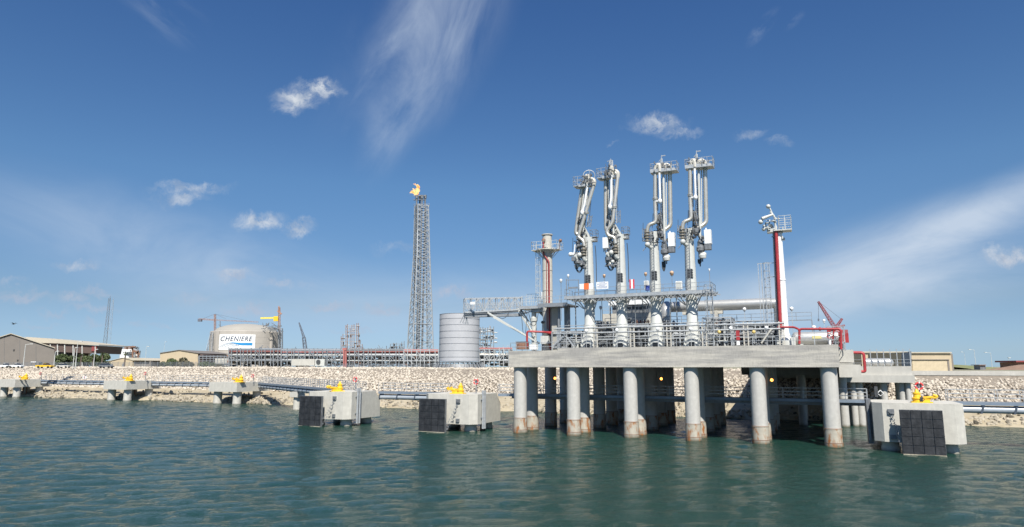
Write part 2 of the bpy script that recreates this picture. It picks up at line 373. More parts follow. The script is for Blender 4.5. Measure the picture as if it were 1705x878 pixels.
def tidal(name,base,zs,hl=None):          # base colour with a weed/damp band near the water; zs = world heights
    m=mat(name,base,.8,0,.14,1.2,.2,5,streak=3); t=m.node_tree;n=t.nodes;l=t.links; mx=n[m['mix']]
    g=n.new('ShaderNodeNewGeometry'); sp=n.new('ShaderNodeSeparateXYZ'); l.new(g.outputs['Position'],sp.inputs[0])
    no=n.new('ShaderNodeTexNoise'); no.inputs['Scale'].default_value=1.7; no.inputs['Detail'].default_value=5; l.new(g.outputs['Position'],no.inputs[0])
    ad=n.new('ShaderNodeMath'); ad.operation='MULTIPLY_ADD'; ad.inputs[1].default_value=-.5; l.new(no.outputs['Fac'],ad.inputs[0]); l.new(sp.outputs[2],ad.inputs[2])
    r=n.new('ShaderNodeMapRange'); r.inputs[1].default_value=zs[0]; r.inputs[2].default_value=zs[1]; l.new(ad.outputs[0],r.inputs[0])
    m2=n.new('ShaderNodeMix'); m2.data_type='RGBA'; l.new(r.outputs[0],m2.inputs[0]); m2.inputs[6].default_value=(.13,.12,.085,1); l.new(mx.outputs[2],m2.inputs[7]); l.new(m2.outputs[2],n['Principled BSDF'].inputs['Base Color']); return m
M['pile']=tidal('pile_concrete',(.47,.46,.425),(-.25,.2))
M['dolph']=tidal('dolphin_concrete',(.50,.485,.43),(-.4,.1))
def rust_mat():
    m=tidal('rust_stained_sleeve',(.42,.39,.32),(-.2,.25)); t=m.node_tree;n=t.nodes;l=t.links; p=n['Principled BSDF']; old=p.inputs['Base Color'].links[0].from_socket
    g=n.new('ShaderNodeTexCoord'); oi=n.new('ShaderNodeObjectInfo'); av=n.new('ShaderNodeVectorMath'); av.operation='ADD'; cm=n.new('ShaderNodeVectorMath'); cm.operation='SCALE'; cm.inputs['Scale'].default_value=30
    cx_=n.new('ShaderNodeCombineXYZ'); l.new(oi.outputs['Random'],cx_.inputs[0]); l.new(oi.outputs['Random'],cx_.inputs[1]); l.new(cx_.outputs[0],cm.inputs[0]); l.new(g.outputs['Object'],av.inputs[0]); l.new(cm.outputs[0],av.inputs[1])
    mp=n.new('ShaderNodeMapping'); mp.inputs['Scale'].default_value=(1,1,.4); l.new(av.outputs[0],mp.inputs[0])
    no=n.new('ShaderNodeTexNoise'); no.inputs['Scale'].default_value=1.6; no.inputs['Detail'].default_value=6; no.inputs['Roughness'].default_value=.7; l.new(mp.outputs[0],no.inputs[0])
    r=n.new('ShaderNodeMapRange'); r.inputs[1].default_value=.485; r.inputs[2].default_value=.62; l.new(no.outputs['Fac'],r.inputs[0])
    m2=n.new('ShaderNodeMix'); m2.data_type='RGBA'; l.new(r.outputs[0],m2.inputs[0]); l.new(old,m2.inputs[6]); m2.inputs[7].default_value=(.30,.115,.03,1); l.new(m2.outputs[2],p.inputs['Base Color']); return m
M['rust']=rust_mat()
def silver_mat():
    m=mat('rolled_aluminium_sheet',(.40,.41,.43),.55,.0,.06,.6); return m
M['silver']=silver_mat()

# ------------------------------------------------------------------ water and ground
def water_mat():
    m=bpy.data.materials.new('harbour_water'); m.use_nodes=True; t=m.node_tree;n=t.nodes;l=t.links;p=n['Principled BSDF']
    g=n.new('ShaderNodeNewGeometry')
    def noise(scale,sx,sy,rot,detail=3,r=.5):
        mp=n.new('ShaderNodeMapping'); mp.inputs['Scale'].default_value=(sx,sy,1); mp.inputs['Rotation'].default_value=(0,0,rot); l.new(g.outputs['Position'],mp.inputs[0])
        x=n.new('ShaderNodeTexNoise'); x.inputs['Scale'].default_value=scale; x.inputs['Detail'].default_value=detail; x.inputs['Roughness'].default_value=r; l.new(mp.outputs[0],x.inputs[0]); return x.outputs['Fac']
    big=noise(.035,1,1.6,.2,3)
    mx=n.new('ShaderNodeMix'); mx.data_type='RGBA'; l.new(big,mx.inputs[0]); mx.inputs[6].default_value=(.009,.035,.026,1); mx.inputs[7].default_value=(.013,.045,.034,1)
    l.new(mx.outputs[2],p.inputs['Base Color']); p.inputs['Roughness'].default_value=.05; p.inputs['IOR'].default_value=1.333
    a=noise(2.1,.55,1.15,.2,5,.66); b=noise(7.0,.6,1.1,-.2,3,.6)
    b1=n.new('ShaderNodeBump'); b1.inputs['Strength'].default_value=1; b1.inputs['Distance'].default_value=.18; l.new(a,b1.inputs['Height'])
    b2=n.new('ShaderNodeBump'); b2.inputs['Strength'].default_value=1; b2.inputs['Distance'].default_value=.11; l.new(b,b2.inputs['Height']); l.new(b1.outputs[0],b2.inputs['Normal']); l.new(b2.outputs[0],p.inputs['Normal'])
    return m
M['water']=water_mat()
xs=np.concatenate([[-4000,-1500,-700,-400],np.arange(-240,110,.5),[200,500,1500,4000]]); ys=np.concatenate([[-400,-120,0],np.arange(30,215,.42),[260,400,900]])
X,Yg=np.meshgrid(xs,ys); rng=np.random.RandomState(3); Zw=np.zeros_like(X)
for i in range(46):
    wl=rng.uniform(1.5,4.2); a=rng.normal(math.radians(80),math.radians(33)); kk=2*math.pi/wl
    Zw+=.0036*wl**.75*np.sin(kk*(X*math.cos(a)+Yg*math.sin(a))+rng.uniform(0,6.28)+.6*np.sin(X*.13+i)+.5*np.sin(Yg*.11+i*2))
Zw*=((X>-240)&(X<110)&(Yg>29)&(Yg<215))
nx,ny=len(xs),len(ys); me=bpy.data.meshes.new('water'); V=np.stack([X,Yg,Zw],-1).reshape(-1,3)
idx=np.arange(nx*ny).reshape(ny,nx); Fq=np.stack([idx[:-1,:-1],idx[:-1,1:],idx[1:,1:],idx[1:,:-1]],-1).reshape(-1,4)
# keep only the water in front of the land
me.from_pydata(V.tolist(),[],Fq.tolist()); me.polygons.foreach_set('use_smooth',[True]*len(Fq)); me.materials.append(M['water'])
o=bpy.data.objects.new('water',me); COL.objects.link(o); tag(o,kind='structure')

M['land']=mat('dry_ground',(.30,.27,.20),.95,0,.15,.05,var2=(.22,.22,.13),coord='World')
M['sand']=mat('sandy_bank',(.34,.28,.18),.95,0,.15,.25,.4,3,coord='World',var2=(.42,.37,.27))
ss=list(np.arange(-330,160,10.)); prof=[(36,-3,0),(42.3,-.3,0),(44.5,.9,0),(47,1.6,0),(54.5,2.9,0),(56,3.2,0),(64,None,0),(66.5,None,0),(90,None,0),(200,None,0),(900,None,0),(12000,None,0)]
ss=[-12000,-2500,-700]+ss+[400,1500,9000]
mb=MB(); vs=[]; 
for s_ in ss:
    for t_,z_,_ in prof:
        zz=LZ(s_) if z_ is None else z_+.18*math.sin(s_*.31+t_)+.12*math.sin(s_*.83)
        if t_<=36: zz=-3
        vs.append(B(s_,t_+(.8*math.sin(s_*.21)+.5*math.sin(s_*.057*3) if 40<t_<50 else 0),zz))
n=len(prof)
mb.add(vs,[(i*n+j,(i+1)*n+j,(i+1)*n+j+1,i*n+j+1) for i in range(len(ss)-1) for j in range(n-1)])
mb.m=[(2 if (k%(n-1)) in (5,) else 1 if (k%(n-1))<5 else 0) for k in range(len(mb.f))]
tag(mb.build('ground',[M['land'],M['sand'],mat('rubble_core',(.21,.18,.145),.95,0,.3,1.5,coord='World')]),kind='structure')

# limestone revetment: blocks scattered over the slope
ico_v=[]; ph=(1+5**.5)/2
for a,b in ((-1,ph),(1,ph),(-1,-ph),(1,-ph)): ico_v+=[(a,b,0)]
for a,b in ((-1,ph),(1,ph),(-1,-ph),(1,-ph)): ico_v+=[(0,a,b)]
for a,b in ((-1,ph),(1,ph),(-1,-ph),(1,-ph)): ico_v+=[(b,0,a)]
ICO=np.array(ico_v)/np.linalg.norm(ico_v[0])
ICOF=[(0,11,5),(0,5,1),(0,1,7),(0,7,10),(0,10,11),(1,5,9),(5,11,4),(11,10,2),(10,7,6),(7,1,8),(3,9,4),(3,4,2),(3,2,6),(3,6,8),(3,8,9),(4,9,5),(2,4,11),(6,2,10),(8,6,7),(9,8,1)]
def stones(name,pts,material,label,cat):
    V=[];Fs=[]; rs=np.random.RandomState(5)
    from math import pi
    for i,(p,r) in enumerate(pts):
        q=rs.normal(size=(3,3)); q,_=np.linalg.qr(q)
        v=np.sign(ICO)*np.abs(ICO)**.75*rs.uniform(.75,1.2,(12,1))
        v=(v*np.array([1.15,.9,.7])*r*rs.uniform(.8,1.2,3))@q.T+np.array(p); V.append(v)
        Fs+= [(i*12+a,i*12+b,i*12+c) for a,b,c in ICOF]
    me=bpy.data.meshes.new(name); me.from_pydata(np.concatenate(V).tolist(),[],Fs); me.materials.append(material); o=bpy.data.objects.new(name,me); COL.objects.link(o)
    return tag(o,label,cat,kind='stuff')
pts=[]
s_=-262
while s_<108:
    big=.31+.09*(s_<-60)
    n_=26 if s_<-60 else 34
    for j in range(n_):
        f_=(j+U(-.3,.3))/(n_-1); t_=55.0+f_*12.6; 
        if s_>52 and t_>62.4: continue
        z_=min(LZ(s_)+.1,3.0+f_*12.6/9.6*(LZ(s_)-3.0))
        pts.append((tuple(B(s_+U(-.5,.5),t_+U(-.3,.3),z_+U(-.12,.16))),big*U(.6,1.25)))
    s_+=.5
stones('armour_stone',pts,M['rock'],'pale limestone blocks covering the sloping shore embankment','rocks')
pts=[]
for i in range(3600):
    s_=U(-262,108); t_=43.0+abs(random.gauss(0,1.6)); off=.8*math.sin(s_*.21)+.5*math.sin(s_*.057*3)
    pts.append((tuple(B(s_,t_+off,.05+(t_-42.8)*.42+U(-.1,.15))),U(.2,.62)))
for i in range(500):
    s_=U(-262,108); pts.append((tuple(B(s_,U(47,54),1.6+U(0,1.1))),U(.1,.3)))
stones('shore_stone',pts,M['rock2'],'brown and pale loose stones lying along the waterline','rocks')

# ------------------------------------------------------------------ loading platform (deck, beam, piles)
plat=thing('loading_platform','large concrete jetty head on round piles carrying the four loading arms','jetty',B(21.5,13,9.9))
mb=MB(); mb.bbox(6.8,44.9,-1.4,.6,9.95,12.82).bbox(-1.3,6.797,-1.4,.6,9.95,12.45)
mb.build('front_beam',M['beam'],plat)
mb=MB(); mb.bbox(-1.3,44.9,.603,29,10.9,12.3)
for t_ in (4.6,13,20.3,27.3): mb.bbox(-1.25,44.85,t_-.9,t_+.9,9.97,10.897)
mb.build('deck_slab',M['conc'],plat)
pile0=None; sleeve0=None
for r_,t_ in enumerate((0,4.6,13,20.3,27.3)):
    for c_ in range(6):
        c=B(-.0+8.72*c_,t_,0)
        if pile0 is None:
            mb=MB(); mb.tube(c+EZ*-.6,c+EZ*9.96,1.0,seg=28); pile0=mb.build('pile',M['pile'],plat); p=pile0
            mb=MB()
            for z0,z1,rr in ((-.6,.42,1.10),(.42,.5,1.04)): mb.tube(c+EZ*z0,c+EZ*z1,rr,seg=28)
            mb.tube(c+EZ*.5,c+EZ*2.15,1.06,seg=28); mb.tube(c+EZ*2.15,c+EZ*2.22,1.09,seg=28)
            mb.mat(1).tube(c+EZ*2.225,c+EZ*2.28,1.035,seg=28); mb.tube(c+EZ*.43,c+EZ*.49,1.115,seg=28); mb.mat(0); sleeve0=mb.build('pile_sleeve',[M['rust'],M['copper']],pile0)
        else:
            p=pile0.copy(); COL.objects.link(p); p.parent=plat; p.location=pile0.location+ES*(8.72*c_)+ET*t_
            q=sleeve0.copy(); COL.objects.link(q); q.parent=p
DZ=12.82; DZL=12.45
mb=MB(); mb.rail([B(6.9,-1.2,DZ),B(44.7,-1.2,DZ),B(44.7,8,DZ)],1.25,2.45,.035); mb.rail([B(6.7,-1.2,DZL),B(-1.1,-1.2,DZL),B(-1.1,10,DZL)],1.25,2.4,.035)
mb.build('railing',M['galv'],plat)
# amber lamps hanging under the deck
for i,(px,py,t_,lb) in enumerate(((924,630,6.5,'glowing amber lamp under the deck at its left end'),(1101,631,6.5,'glowing amber lamp under the middle of the deck'),(1285,633,3.2,'glowing amber lamp under the right end of the deck'))):
    c=PT(px,py,t_); t=thing('under_deck_lamp',lb,'lamp',c,'amber lamps under the jetty deck')
    mb=MB(); mb.tube(c+EZ*.3,Vector((c.x,c.y,10.95)),.05); mb.tube(c+EZ*.2,c+EZ*.42,.2,.1); mb.build('hanger',M['galvd'],t)
    mb=MB(); mb.ball(c,.2); mb.build('bulb',mat('amber_glow',(.9,.4,.1),.5,emis=(1,.36,.06,4.0)),t)

# ------------------------------------------------------------------ loading arms
def arm_col(s0,root,hole=True):
    base=B(s0,4,12.3); mb=MB()
    prof=[(1.45,0),(1.42,.9),(1.18,2.2),(1.0,3.4),(.95,4.1),(.82,4.3),(.80,9),(.86,9.9),(.80,10.4),(.74,14),(.64,18.2)]
    mb.lathe(base,prof,24); 
    for a in (.4,1.9,3.5,5.1):                      # gussets at the foot
        d=Vector((math.cos(a),math.sin(a),0)); mb.loft([[base+d*1.0+EZ*0+d.cross(EZ)*k for k in (-.05,.05)]+[base+d*1.95+d.cross(EZ)*k for k in (.05,-.05)],[base+d*.9+EZ*3.2+d.cross(EZ)*k for k in (-.05,.05)]+[base+d*.98+EZ*3.2+d.cross(EZ)*k for k in (.05,-.05)]])
    mb.lathe(base,[(1.9,0),(1.9,.18)],24)
    # ribs under the service platform
    for k in range(10):
        a=k*math.pi/5; d=Vector((math.cos(a),math.sin(a),0)); mb.bar(base+d*.8+EZ*7.4,base+d*1.7+EZ*8.6,.09)
    mb.build('riser',M['steel'],root)
    mb=MB(); mb.box(base-ET*1.43+EZ*.75,(.75,.1,1.1)); mb.build('access_opening',M['dark'],root)
    mb=MB(); mb.box(base-ET*.78+ES*.05+EZ*11.35,(.72,.14,1.35)); 
    for k in range(4): mb.box(base-ET*.80+ES*.05+EZ*(10.8+k*.36),(.9,.2,.06))
    mb.build('access_hatch',M['dark'],root)
    mb=MB(); mb.ladder(base-ET*.97-ES*.15+EZ*9.2,base-ET*.75-ES*.1+EZ*17.6,.5,.035,.42); mb.build('ladder',M['galvd'],root)
    # riser pipework with shadowed manifold at the foot
    mb=MB(); mb.pipe([base+ET*2.5+EZ*.9,base+ES*.2+ET*1.3+EZ*1.2,base+ET*1.0+EZ*5,base+ET*.95+EZ*17.5],.3,10)
    mb.build('product_riser',M['stain'],root)
def basket(mb,c,w,d,h=1.15,r=.035):
    mb.box(c,(w,d,.12)); mb.rail([c+ES*(i*w/2)+ET*(j*d/2)+EZ*.05 for i,j in ((-1,-1),(1,-1),(1,1),(-1,1))],h,.9,r,(.5,),True)
def cluster(mb,c,w,h,n,seed,rr=(.04,.14)):
    rs=random.Random(seed)
    for i in range(n):
        p=c+ES*rs.uniform(-w/2,w/2)+ET*rs.uniform(-.5,.5)+EZ*rs.uniform(-h/2,h/2); k=rs.random(); r=rs.uniform(*rr)
        if k<.35: mb.tube(p,p+EZ*rs.uniform(.3,h*.3),r,seg=6)
        elif k<.7: mb.tube(p,p+ES*rs.uniform(-.7,.7)*w*.5+ET*.2,r,seg=6)
        elif k<.85: mb.lathe(p,[(r*2,0),(r*2,.12)],8,axis=ES if rs.random()<.5 else EZ)
        else: mb.box(p,(r*3,r*3,r*3))
def hoses(mb,a,b,drop,n=3,r=.055):
    for i in range(n):
        k=i*.22; pts=[a+ES*k*.5,a+ES*k*.5-EZ*drop*.6,(a+b)/2-EZ*(drop-k*.8),b-ES*k*.5-EZ*drop*.55,b-ES*k*.5]; mb.pipe(pts,r,6,bend=1.0)
def arm_right(s0,root,seed):
    ds=(s0-26.0)
    def P(px,py,dv=0): return PT(px,py,4+dv)+ES*ds
    arm_col(s0,root)
    mb=MB(); mb.pipe([P(1149,281,-.6),P(1149,328,-.6),P(1151,366,-.8),P(1138,369,-1.1),P(1136,381,-1.1)],.29,12,bend=.8); mb.lathe(P(1149.5,327,-.6),[(.42,0),(.42,.12),(.32,.12),(.32,.2),(.42,.2),(.42,.32)],12); mb.build('outboard_product_pipe',M['stain'],root)
    mb=MB(); mb.pipe([P(1174,280,.3),P(1176,371,.3),P(1166,378,-.1),P(1162,380,-.1)],.31,12,bend=1.2); mb.build('inboard_product_pipe',M['stain'],root)
    mb=MB(); mb.pipe([P(1156.5,281,-.9),P(1158,322,-.9),P(1158,331,-.9)],.17,8); mb.ball(P(1158,329,-.9),.33,sc=(1,1,1.3)); mb.bar(P(1150,329,-.7),P(1158,329,-.9),.25); mb.build('balance_rod',M['white'],root)
    mb=MB(); mb.pipe([P(1163,281,-.2),P(1166,405,-.3)],.19,8); mb.bar(P(1168,283,.2),P(1168.5,380,.2),.16); mb.ladder(P(1170.5,284,.6),P(1170.5,372,.6),.45,.03,.5); mb.build('boom',M['steel'],root)
    # apex
    mb=MB(); c=P(1159,279,-.2); mb.box(P(1154,279,-.3),(2.2,1.5,.55)); mb.box(P(1173,277,0),(2.1,1.6,.3)); basket(mb,P(1175,279.5,0),2.3,1.9,1.35); basket(mb,P(1149,280,.2),1.3,1.2,1.2)
    mb.build('apex_platform',M['galv'],root)
    mb=MB(); mb.pipe([P(1149,283,-.6),P(1149.5,271,-.6),P(1156,266,-.7),P(1157.5,279,-.8)],.34,12,bend=.9); mb.pipe([P(1163,279,0),P(1165,267,0),P(1173,269,.1),P(1174.5,284,.3)],.36,12,bend=1.0); mb.lathe(P(1160.5,272,-.3),[(.45,-.5),(.45,-.3),(.36,-.3),(.36,.3),(.45,.3),(.45,.5)],14,axis=ES); mb.build('apex_swivel',M['cream'],root)
    mb=MB(); cluster(mb,P(1154,272,-.7),1.6,1.3,26,seed+20,(.03,.09)); cluster(mb,P(1170,272,-.6),1.6,1.2,26,seed+21,(.03,.09)); mb.build('head_fittings',M['mid'],root)
    mb=MB(); mb.lattice([P(1158,272,-.5),P(1161.5,272,-.5)],[P(1158.6,257,-.4),P(1161,257,-.4)],4,.12,.07); mb.bar(P(1159.7,258,-.4),P(1159.7,251,-.4),.1); mb.bar(P(1159.7,252.5,-.4),P(1166.5,251.5,-.4),.12); mb.bar(P(1155,262,-.4),P(1160,257,-.4),.08); mb.build('lamp_bracket',M['galv'],root)
    # riser head frame + sheaves
    mb=MB(); mb.lattice([P(1153,392,.3),P(1160,392,.3),P(1160,392,1.2),P(1153,392,1.2)],[P(1155,352,.2),P(1159,352,.2),P(1159,352,.8),P(1155,352,.8)],4,.16,.1); cluster(mb,P(1158,366,.2),.9,3.0,22,seed); mb.torus(P(1157,361,0),.75,.09,ES*.4-ET,14); mb.box(P(1160,386,.2),(.8,1.2,.9)); mb.tube(P(1147,380,.2),P(1165,380,.2),.1); mb.build('sheave_frame',M['mid'],root)
    # swivel stack at the left
    mb=MB(); c=P(1136,398,-1.1)
    mb.lathe(c,[(.28,0),(.42,.05),(.42,.2),(.3,.22),(.3,.5),(.46,.52),(.46,.66),(.3,.68),(.3,.9),(.46,.92),(.46,1.06),(.32,1.1),(.32,1.35),(.44,1.38),(.44,1.5),(.3,1.55),(.3,1.95)],12); mb.build('swivel_joint',M['swv'],root)
    mb=MB(); mb.ball(P(1137,403,-1.3),.42); mb.pipe([P(1137,404,-1.1),P(1143,409,-.6),P(1150,408,.1)],.28,8); mb.build('elbow',M['steel'],root)
    mb=MB()
    for yy,hw in ((380,7),(386,9),(391,8),(396,7)): mb.bar(P(1136-hw,yy,-1.2),P(1136+hw+2,yy,-1.0),.07); 
    for xx in (1128,1131,1143): mb.bar(P(xx,375,-1.2),P(xx,398,-1.2),.06)
    mb.bar(P(1129,414,-1.3),P(1137,404,-1.3),.1); cluster(mb,P(1131,389,-1.2),.8,1.6,12,seed+3,(.03,.08)); mb.build('swivel_staging',M['galvd'],root)
    # coupler hanging at the ship end
    mb=MB(); cluster(mb,P(1167,412,-.5),1.0,3.4,40,seed+1,(.06,.2)); mb.lathe(P(1167,420,-.5),[(.4,0),(.62,.2),(.62,.7),(.45,.9),(.45,1.6)],12); mb.pipe([P(1166,400,-.3),P(1164,410,-.5),P(1167,424,-.6),P(1172,424,-.6)],.3,8,bend=.6); mb.build('coupler',M['mid'],root)
    mb=MB(); mb.ball(P(1172,424,-.8),.40); mb.lathe(P(1170,430,-.8),[(.5,0),(.55,.4),(.3,.7)],10); mb.build('coupler_body',M['steel'],root)
    mb=MB(); hoses(mb,P(1162,432,-.5),P(1168,430,-.5),1.7 if seed%2 else .9) ; mb.bar(P(1166,430,-.4),P(1166,444,-.4),.16); mb.bar(P(1170,428,-.2),P(1170,436,-.2),.14); mb.build('hydraulic_hoses',M['dark'],root)
    mb=MB(); c=P(1179,396,-.6); mb.box(P(1179,395,-.6),(.95,1.1,2.1)); mb.bar(P(1174.5,412,-.6),P(1174.5,391,-.6),.28); mb.bar(P(1176,390,-.6),P(1175.5,380,-.6),.16); mb.build('counterweight',M['white'],root)
    mb=MB(); mb.box(P(1179,411.5,-.6),(.9,1.0,.85)); mb.build('counterweight_foot',M['mid'],root)
    rig(root,P,(((1160,290,0),(1158,352,0)),((1162,290,.2),(1161,352,.2)),((1145,375,-1),(1146,350,-.6)),((1168,300,.3),(1169,378,.3)),((1180,385,-.5),(1181,405,-.5)),((1164,440,-.4),(1162,405,-.4)),((1147,365,.2),(1147,352,.2)),((1129,378,-1.1),(1129,366,-1.1))),((1161,395,1160,300,1.6,.4),(1152,290,1153.5,345,.9,-.3),(1163,378,1157,352,2.0,-.2)),seed)
    mb=MB(); cluster(mb,P(1160,378,-.2),1.0,3.0,34,seed+6,(.04,.13)); cluster(mb,P(1152,392,-.6),1.6,1.6,24,seed+7,(.04,.12)); mb.build('hydraulic_gear',M['dark'],root)
def rig(root,P,segs,lad,seed):
    mb=MB()
    for (x0,y0,v0),(x1,y1,v1) in segs: mb.bar(P(x0,y0,v0),P(x1,y1,v1),.06)
    mb.build('cable',M['dark'],root); mb=MB()
    for (x0,y0,x1,y1,w_,v) in lad: mb.lattice([P(x0-w_,y0,v),P(x0+w_,y0,v)],[P(x1-w_,y1,v),P(x1+w_,y1,v)],max(4,int(abs(y0-y1)/6)),.09,.06,'Z')
    mb.build('stiffener_truss',M['galvd'],root); rs=random.Random(seed); mb=MB()
    return
def arm_left(s0,root,seed,tilt):
    # surveyed on the second arm; the first leans towards its top
    ds=(s0-15.4)
    def P(px,py,dv=0):
        if tilt: px+= (392-py)*.13 if py<392 else 0
        if tilt and px>1036: pass
        q=PT(px,py,4+dv)+ES*ds
        if tilt: q.z-=.75*max(0,min(1,(392-py)/90))
        return q
    arm_col(s0,root)
    mb=MB(); mb.pipe([P(1023,287,-.4),P(1029,292,-.4),P(1023,345,-.8),P(1020,372,-1.0),P(1009,385,-1.2),P(1014,394,-1.2),P(1023,395,-1.1),P(1025,406,-1.1)] if not tilt else [P(1023,287,-.4),P(1029,292,-.4),P(1021,350,-.8),P(1014.5,391,-1.0),P(1024,396,-1.1),P(1026,406,-1.1)],.29,12,bend=.8); mb.lathe(P(1023,347,-.8),[(.42,0),(.42,.12),(.3,.12),(.3,.2),(.42,.2),(.42,.3)],12); mb.build('outboard_product_pipe',M['stain'],root)
    mb=MB(); mb.pipe([P(1008.5,296,.3),P(1008.5,350,.3),P(1009,384,.2),P(1018,389,.2),P(1022,392,.2)],.32,12,bend=1.0); mb.build('inboard_product_pipe',M['stain'],root)
    mb=MB(); mb.pipe([P(1018,292,-.8),P(1017.5,330,-.9),P(1015.5,344,-.9)],.19,8); mb.ball(P(1015.5,345,-.9),.32,sc=(1,1,1.5)); mb.bar(P(1015.5,346,-.9),P(1022,346,-.8),.2); mb.build('balance_rod',M['white'],root)
    mb=MB(); mb.bar(P(1013,300,.1),P(1015,385,.1),.22); mb.bar(P(1020,300,0),P(1021,385,0),.14); mb.ladder(P(1024.5,300,.4),P(1024.5,372,.4),.4,.03,.5); mb.pipe([P(1018,350,-.2),P(1025,420,-.4)],.2,8); mb.build('boom',M['steel'],root)
    mb=MB(); basket(mb,P(1003.5,298,.2),1.5,1.7,1.5); mb.lathe(P(1004,301,.2),[(.4,0),(.85,.35)],10); mb.box(P(1014,296,-.2),(2.0,1.2,.4)); mb.build('apex_platform',M['galv'],root)
    mb=MB(); mb.lathe(P(1017.5,296,-.4),[(.3,0),(.5,.2),(.5,.8),(.36,.85),(.36,1.25),(.5,1.3),(.5,1.7),(.3,1.9)],14); mb.pipe([P(1017,284,-.5),P(1023,284,-.4),P(1029,287,-.4),P(1028.6,296,-.4)],.32,10,bend=.7); mb.pipe([P(1017,288,0),P(1010,289,.2),P(1008.5,300,.3)],.34,10,bend=.7); mb.build('apex_swivel',M['cream'],root)
    mb=MB(); cluster(mb,P(1017,286,-.8),1.7,2.0,44,seed+20,(.03,.1)); cluster(mb,P(1006,291,-.2),1.2,1.2,16,seed+22,(.03,.08)); mb.build('head_fittings',M['mid'],root)
    mb=MB()
    if tilt: mb.torus(P(1018,279,-.4),.95,.07,ES*.35-ET,18); mb.bar(P(1013,279,-.4),P(1023,279,-.4),.07); mb.bar(P(1018,270,-.4),P(1018,290,-.4),.07); mb.bar(P(1014,283,-.4),P(1014,293,-.4),.16); mb.bar(P(1021.5,283,-.4),P(1021.5,293,-.4),.16)
    else: mb.lattice([P(1014,284,-.5),P(1020.5,284,-.5)],[P(1015,267,-.4),P(1019.5,267,-.4)],4,.14,.09); mb.bar(P(1017,268,-.4),P(1017,264.5,-.4),.1); mb.bar(P(1011,269,-.4),P(1016,268,-.4),.1)
    mb.build('lamp_bracket',M['galv'],root)
    # riser head
    mb=MB(); mb.loft([[P(1026,404,.4),P(1040,404,.4),P(1040,404,1.4),P(1026,404,1.4)],[P(1022,376,.4),P(1026,376,.4),P(1026,376,1.2),P(1022,376,1.2)]]); mb.bar(P(1023,374,.2),P(1039,399,.2),.3); mb.bar(P(1024,376,.2),P(1026,404,.2),.3); mb.tube(P(1030,396,-.2),P(1042,396,-.2),.12); mb.build('riser_head',M['steel'],root)
    mb=MB(); basket(mb,P(1042,391,.6),1.0,1.2,1.1); mb.box(P(1041,396,.6),(1.1,1.0,.5)); mb.lattice([P(1027,372,.5),P(1033,372,.5)],[P(1027,352,.5),P(1033,352,.5)],3,.07,.06); mb.ladder(P(1030,372,.9),P(1030,350,.9),.6,.04,.4); mb.build('riser_staging',M['galvd'],root)
    mb=MB(); cluster(mb,P(1018,372,.1),.9,3.4,30,seed,(.04,.12)); cluster(mb,P(1021,405,-.7),1.6,2.0,40,seed+2,(.05,.16)); mb.torus(P(1017,402,-.2),.5,.08,ES*.4-ET,12); mb.build('sheave_frame',M['mid'],root)
    mb=MB(); mb.lathe(P(1025,422,-1.1),[(.28,0),(.42,.05),(.42,.2),(.3,.22),(.3,.5),(.46,.52),(.46,.66),(.3,.68),(.3,.9),(.46,.92),(.46,1.06),(.32,1.1),(.32,1.3)],12); mb.build('swivel_joint',M['swv'],root)
    mb=MB(); mb.ball(P(1018,421,-1.2),.42); mb.pipe([P(1025,424,-1.1),P(1026,430,-1.0),P(1032,431,-.2)],.3,8); mb.lathe(P(1018,424,-1.2)-ES*.5,[(.4,-.2),(.4,.2)],12,axis=ES-ET*.5); mb.build('elbow',M['steel'],root)
    mb=MB(); cluster(mb,P(1018,431,-.7),1.6,2.6,60,seed+1,(.06,.22)); mb.lathe(P(1014,438,-.7),[(.3,0),(.6,.3),(.6,.9),(.4,1.1)],12); mb.build('coupler',M['mid'],root)
    mb=MB(); mb.lathe(P(1014,428,-1.0),[(.36,-.25),(.36,.25)],12,axis=ES-ET); mb.ball(P(1020,436,-1.0),.3); mb.pipe([P(1012,420,-.9),P(1011,432,-.9),P(1017,441,-.9)],.22,8,bend=.6); mb.build('coupler_body',M['steel'],root)
    mb=MB(); hoses(mb,P(1011,436,-.6),P(1023,436,-.6),1.6,3,.05); mb.pipe([P(1044,405,.4),P(1045.5,420,.4),P(1046.5,450,.3),P(1047,470,.2)],.06,6,bend=1.5); mb.build('hydraulic_hoses',M['dark'],root)
    mb=MB()
    if tilt: mb.tube(P(1002,420,-.8),P(1009,420,-.8),.28); mb.bar(P(1008,422,-.8),P(1010,403,-.8),.16); mb.ball(P(1002,420,-.8),.35)
    else: mb.box(P(1009,405,-.8),(.85,.9,1.7)); mb.bar(P(1006,414,-.8),P(1010,424,-.6),.2)
    mb.build('counterweight',M['white'],root)
    mb=MB(); mb.bar(P(1013,397,-.6),P(1011,445,-.6),.12); mb.bar(P(1017,397,-.6),P(1013,447,-.6),.1); mb.bar(P(1022,400,-.5),P(1022,435,-.5),.1); mb.build('guide_rods',M['mid'],root)
    rig(root,P,(((1012,300,0),(1011,380,0)),((1021,300,-.2),(1024,374,-.2)),((1026,300,.1),(1029,352,.1)),((1006,392,-.8),(1005,420,-.8)),((1022,430,-.5),(1030,404,-.2))),((1014,385,1013,302,1.4,.5),(1022,372,1020.5,345,1.8,-.1)),seed)
    mb=MB(); cluster(mb,P(1020,388,-.3),1.3,2.4,34,seed+6,(.04,.13)); cluster(mb,P(1020,410,-.5),1.7,3.0,40,seed+7,(.04,.12)); mb.build('hydraulic_gear',M['dark'],root)
